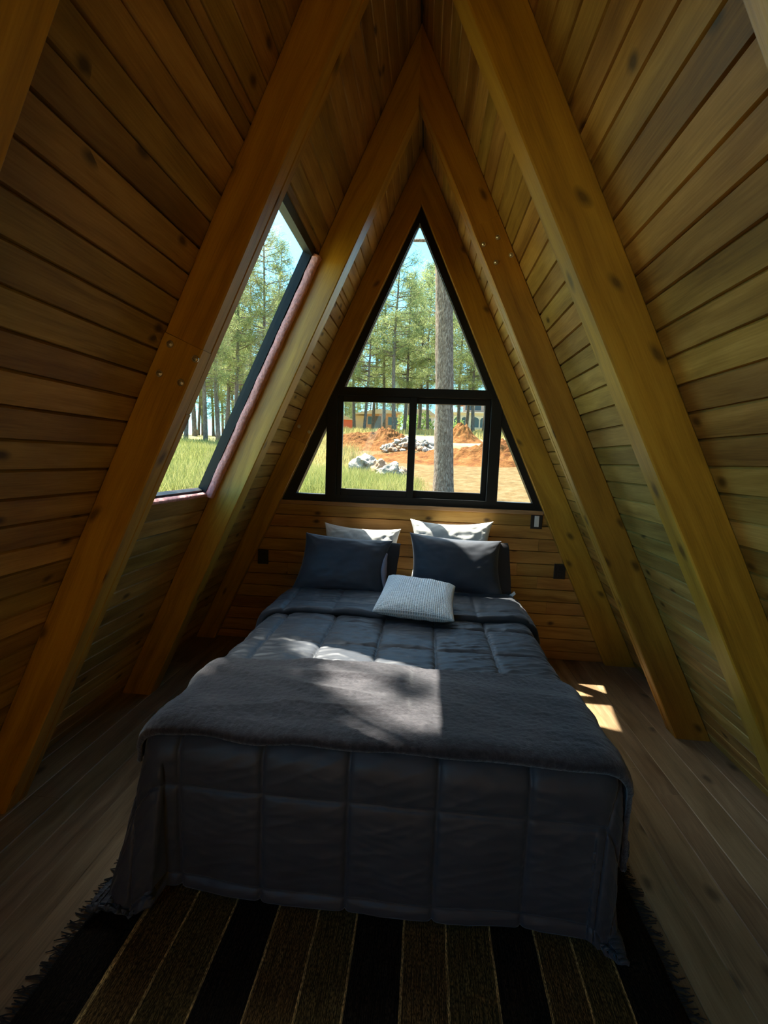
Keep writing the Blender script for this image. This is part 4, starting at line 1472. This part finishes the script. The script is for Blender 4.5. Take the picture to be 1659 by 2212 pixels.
stone('boulder', -7.1, 13.5, (0.46, 0.34, 0.34), 'largest pale boulder half sunk in the tall green grass', 'boulder', 'pale boulders outside the gable window', 0, 0.4)
stone('boulder', -5.6, 13.2, (0.26, 0.25, 0.28), 'pinkish boulder touching the largest boulder on its right', 'boulder', 'pale boulders outside the gable window', 1, 0.3)
stone('boulder', -4.3, 12.5, (0.36, 0.28, 0.24), 'pale boulder seen lowest through the left sliding pane', 'boulder', 'pale boulders outside the gable window', 4, 0.3)
stone('boulder', -3.1, 12.8, (0.22, 0.22, 0.20), 'reddish boulder beside the window centre stile', 'boulder', 'pale boulders outside the gable window', 3, 0.3)
stone('boulder', -4.9, 13.5, (0.28, 0.18, 0.11), 'flat low boulder between the largest boulder and the lowest one', 'boulder', 'pale boulders outside the gable window', 2, 0.3)
for i in range(150):
    u = rg.uniform(-1, 1); v = rg.uniform(-1, 1)
    az = -2.0 + 3.2 * u; d = 20.6 + 1.2 * v
    hgt = 0.14 + 0.50 * max(0, 1 - (u + 0.0) ** 2) * max(0, 1 - v * v) ** 0.7
    s = rg.uniform(0.06, 0.15)
    stone('rubble_stone', az, d, (s * rg.uniform(0.8, 1.4), s, s * rg.uniform(0.6, 1.0)), 'pale broken stone in the rubble heap behind the thick pine trunk', 'stone', 'stones of the pale rubble heap', rg.randrange(6), 0.35, hgt * rg.uniform(0.5, 1.0))

# houses
M_brick = plain('pinkish_brick_wall', (0.36, 0.19, 0.115), 0.9, noise_amt=0.2, nscale=3)
M_render_ = plain('white_render_wall', (0.47, 0.43, 0.38), 0.85, noise_amt=0.1, nscale=1)
M_pinkw = plain('pink_render_wall', (0.42, 0.29, 0.23), 0.85, noise_amt=0.1, nscale=1)
M_tile = plain('red_roof_tile', (0.33, 0.12, 0.06), 0.85, noise_amt=0.25, nscale=4)
M_tin = plain('tan_roof_sheet', (0.36, 0.27, 0.17), 0.7, noise_amt=0.15, nscale=2)
M_pane = plain('dark_house_glass', (0.05, 0.08, 0.10), 0.1)
M_redw = plain('red_painted_wall', (0.42, 0.08, 0.04), 0.8)


def house(name, az, d, dz, label, build):
    x, y, z = at(az, d)
    o = empty(name, (x, y, z + dz)); o.rotation_euler = (0, 0, math.radians(-az)); tag(o, label, 'house')

    def part(nm, m, boxes, polys=(), par=None):
        mb = MB()
        for bx in boxes: mb.box(*bx)
        for pts, y0, y1 in polys: mb.xz(pts, y0, y1)
        me = mb.mesh(nm, m); c = bpy.data.objects.new(nm, me); COL.objects.link(c); c.parent = par or o
        return c
    build(part)
    return o


def h1(part):
    part('wall', M_brick, [(-1.9, 3.6, 0, 4, -1.2, 2.35)])
    part('side_wall', plain('timber_side_wall', (0.38, 0.28, 0.18), 0.85), [(-3.7, -1.92, 0.3, 4, -1.2, 1.9)])
    part('roof', M_tin, [], [([(-4.0, 1.95), (3.9, 2.4), (3.9, 2.55), (0.3, 2.95), (-4.0, 2.1)], -0.5, 4.3)])
    for a, b in ((-1.6, -0.7), (1.6, 2.3), (2.6, 3.2)):
        f = part('window', plain('house_window_frame', (0.25, 0.2, 0.16), 0.7), [(a, b, -0.06, 0.02, 0.5, 1.8)])
        part('pane', M_pane, [(a + 0.06, b - 0.06, -0.075, -0.06, 0.56, 1.74)], par=f)
    dr = part('door', plain('dark_house_door', (0.07, 0.05, 0.04), 0.6), [(-0.4, 0.5, -0.06, 0.02, -0.3, 1.85)])
    for px in (-0.55, 0.75):
        part('porch_post', M_tin, [(px - 0.08, px + 0.08, -0.5, -0.35, -0.8, 2.3)])


def h2(part):
    part('lower_wall', M_render_, [(-2.6, 6.0, 0, 6, -1.4, 1.9)])
    part('terrace', plain('terrace_slab', (0.5, 0.42, 0.34), 0.8), [(-2.9, 6.2, -0.5, 6.1, 1.9, 2.12)])
    part('upper_wall', M_pinkw, [(-0.9, 6.0, 1.6, 6, 2.12, 4.0)])
    part('roof', M_tile, [], [([(-1.6, 3.65), (6.4, 4.9), (6.4, 5.1), (-1.6, 3.85)], 1.0, 6.5)])
    for a in (-2.2, -1.05, 0.45, 1.9, 3.3):
        w = 1.25 if a > -1 else 0.95
        f = part('window', plain('white_window_frame', (0.5, 0.46, 0.4), 0.7), [(a - 0.08, a + w + 0.08, -0.07, 0.02, -0.35, 1.45)])
        pts = [(a, -0.25), (a + w, -0.25), (a + w, 0.95), (a + w * 0.85, 1.22), (a + w * 0.5, 1.36), (a + w * 0.15, 1.22), (a, 0.95)]
        part('pane', M_pane, [], [(pts, -0.09, -0.07)], par=f)
    for a in (-0.6, 0.9, 2.3, 3.7):
        f = part('window', plain('upper_window_frame', (0.5, 0.42, 0.34), 0.7), [(a, a + 1.15, 1.52, 1.62, 2.5, 3.45)])
        part('pane', M_pane, [(a + 0.07, a + 1.08, 1.5, 1.52, 2.57, 3.38)], par=f)


def h3(part):
    part('wall', M_render_, [(-2.4, 2.4, 0, 4, -1.0, 2.0)])
    part('roof', M_tin, [], [([(-2.8, 1.95), (2.8, 1.95), (1.2, 3.0), (-1.4, 3.0)], -0.4, 4.4)])
    f = part('window', M_tin, [(0.8, 1.8, -0.06, 0.02, 0.5, 1.5)]); part('pane', M_pane, [(0.87, 1.73, -0.08, -0.06, 0.57, 1.43)], par=f)


def h4(part):
    part('wall', M_redw, [(-1.5, 1.5, 0, 3, -1.0, 1.6)])
    part('roof', M_tin, [], [([(-1.8, 1.6), (1.8, 1.6), (0, 2.3)], -0.3, 3.3)])


house('house', -6.0, 76, 0.9, 'small pinkish brick house with a low tan roof behind the left soil mound', h1)
house('house', 4.6, 78, 0.8, 'white two storey house with arched windows right of the thick pine trunk', h2)
house('house', -0.9, 84, 0.9, 'plain white cottage partly hidden left of the thick pine trunk', h3)
house('house', -10.1, 76, 0.7, 'small red painted hut at the left edge of the sliding window', h4)

# shrubs among the houses
def shrub(az, d, r, label, group=None):
    x, y, z = at(az, d)
    o = empty('shrub', (x, y, z))
    st, fb = MB(), MB()
    for _ in range(7):
        a = rg.uniform(0, 6.28); st.tube([(0, 0, -0.1), (math.cos(a) * r * 0.4, math.sin(a) * r * 0.4, r * 1.1)], [0.04, 0.012], 5)
    for _ in range(34):
        d_ = Vector((rg.gauss(0, 1), rg.gauss(0, 1), rg.gauss(0, 0.8))).normalized() * r * rg.uniform(0.5, 1.0)
        tuft(fb, d_ + Vector((0, 0, r * 0.85)), 0.3 * r, 22, 0.16 * r, 0.085 * r, 0.0, rg)
    for nm, me in (('stems', raw_mesh(st, 'stems', M_barkfar, True)), ('foliage', raw_mesh(fb, 'foliage', M_leaf))):
        c = bpy.data.objects.new(nm, me); COL.objects.link(c); c.parent = o
    tag(o, label, 'shrub', group)


shrub(-0.9, 60, 1.6, 'green shrub in front of the white cottage by the thick trunk', 'shrubs by the houses')
shrub(-2.4, 58, 1.2, 'green shrub just right of the brick house beside the window stile', 'shrubs by the houses')
shrub(2.9, 62, 1.1, 'green shrub in front of the arched white house beside the thick trunk', 'shrubs by the houses')
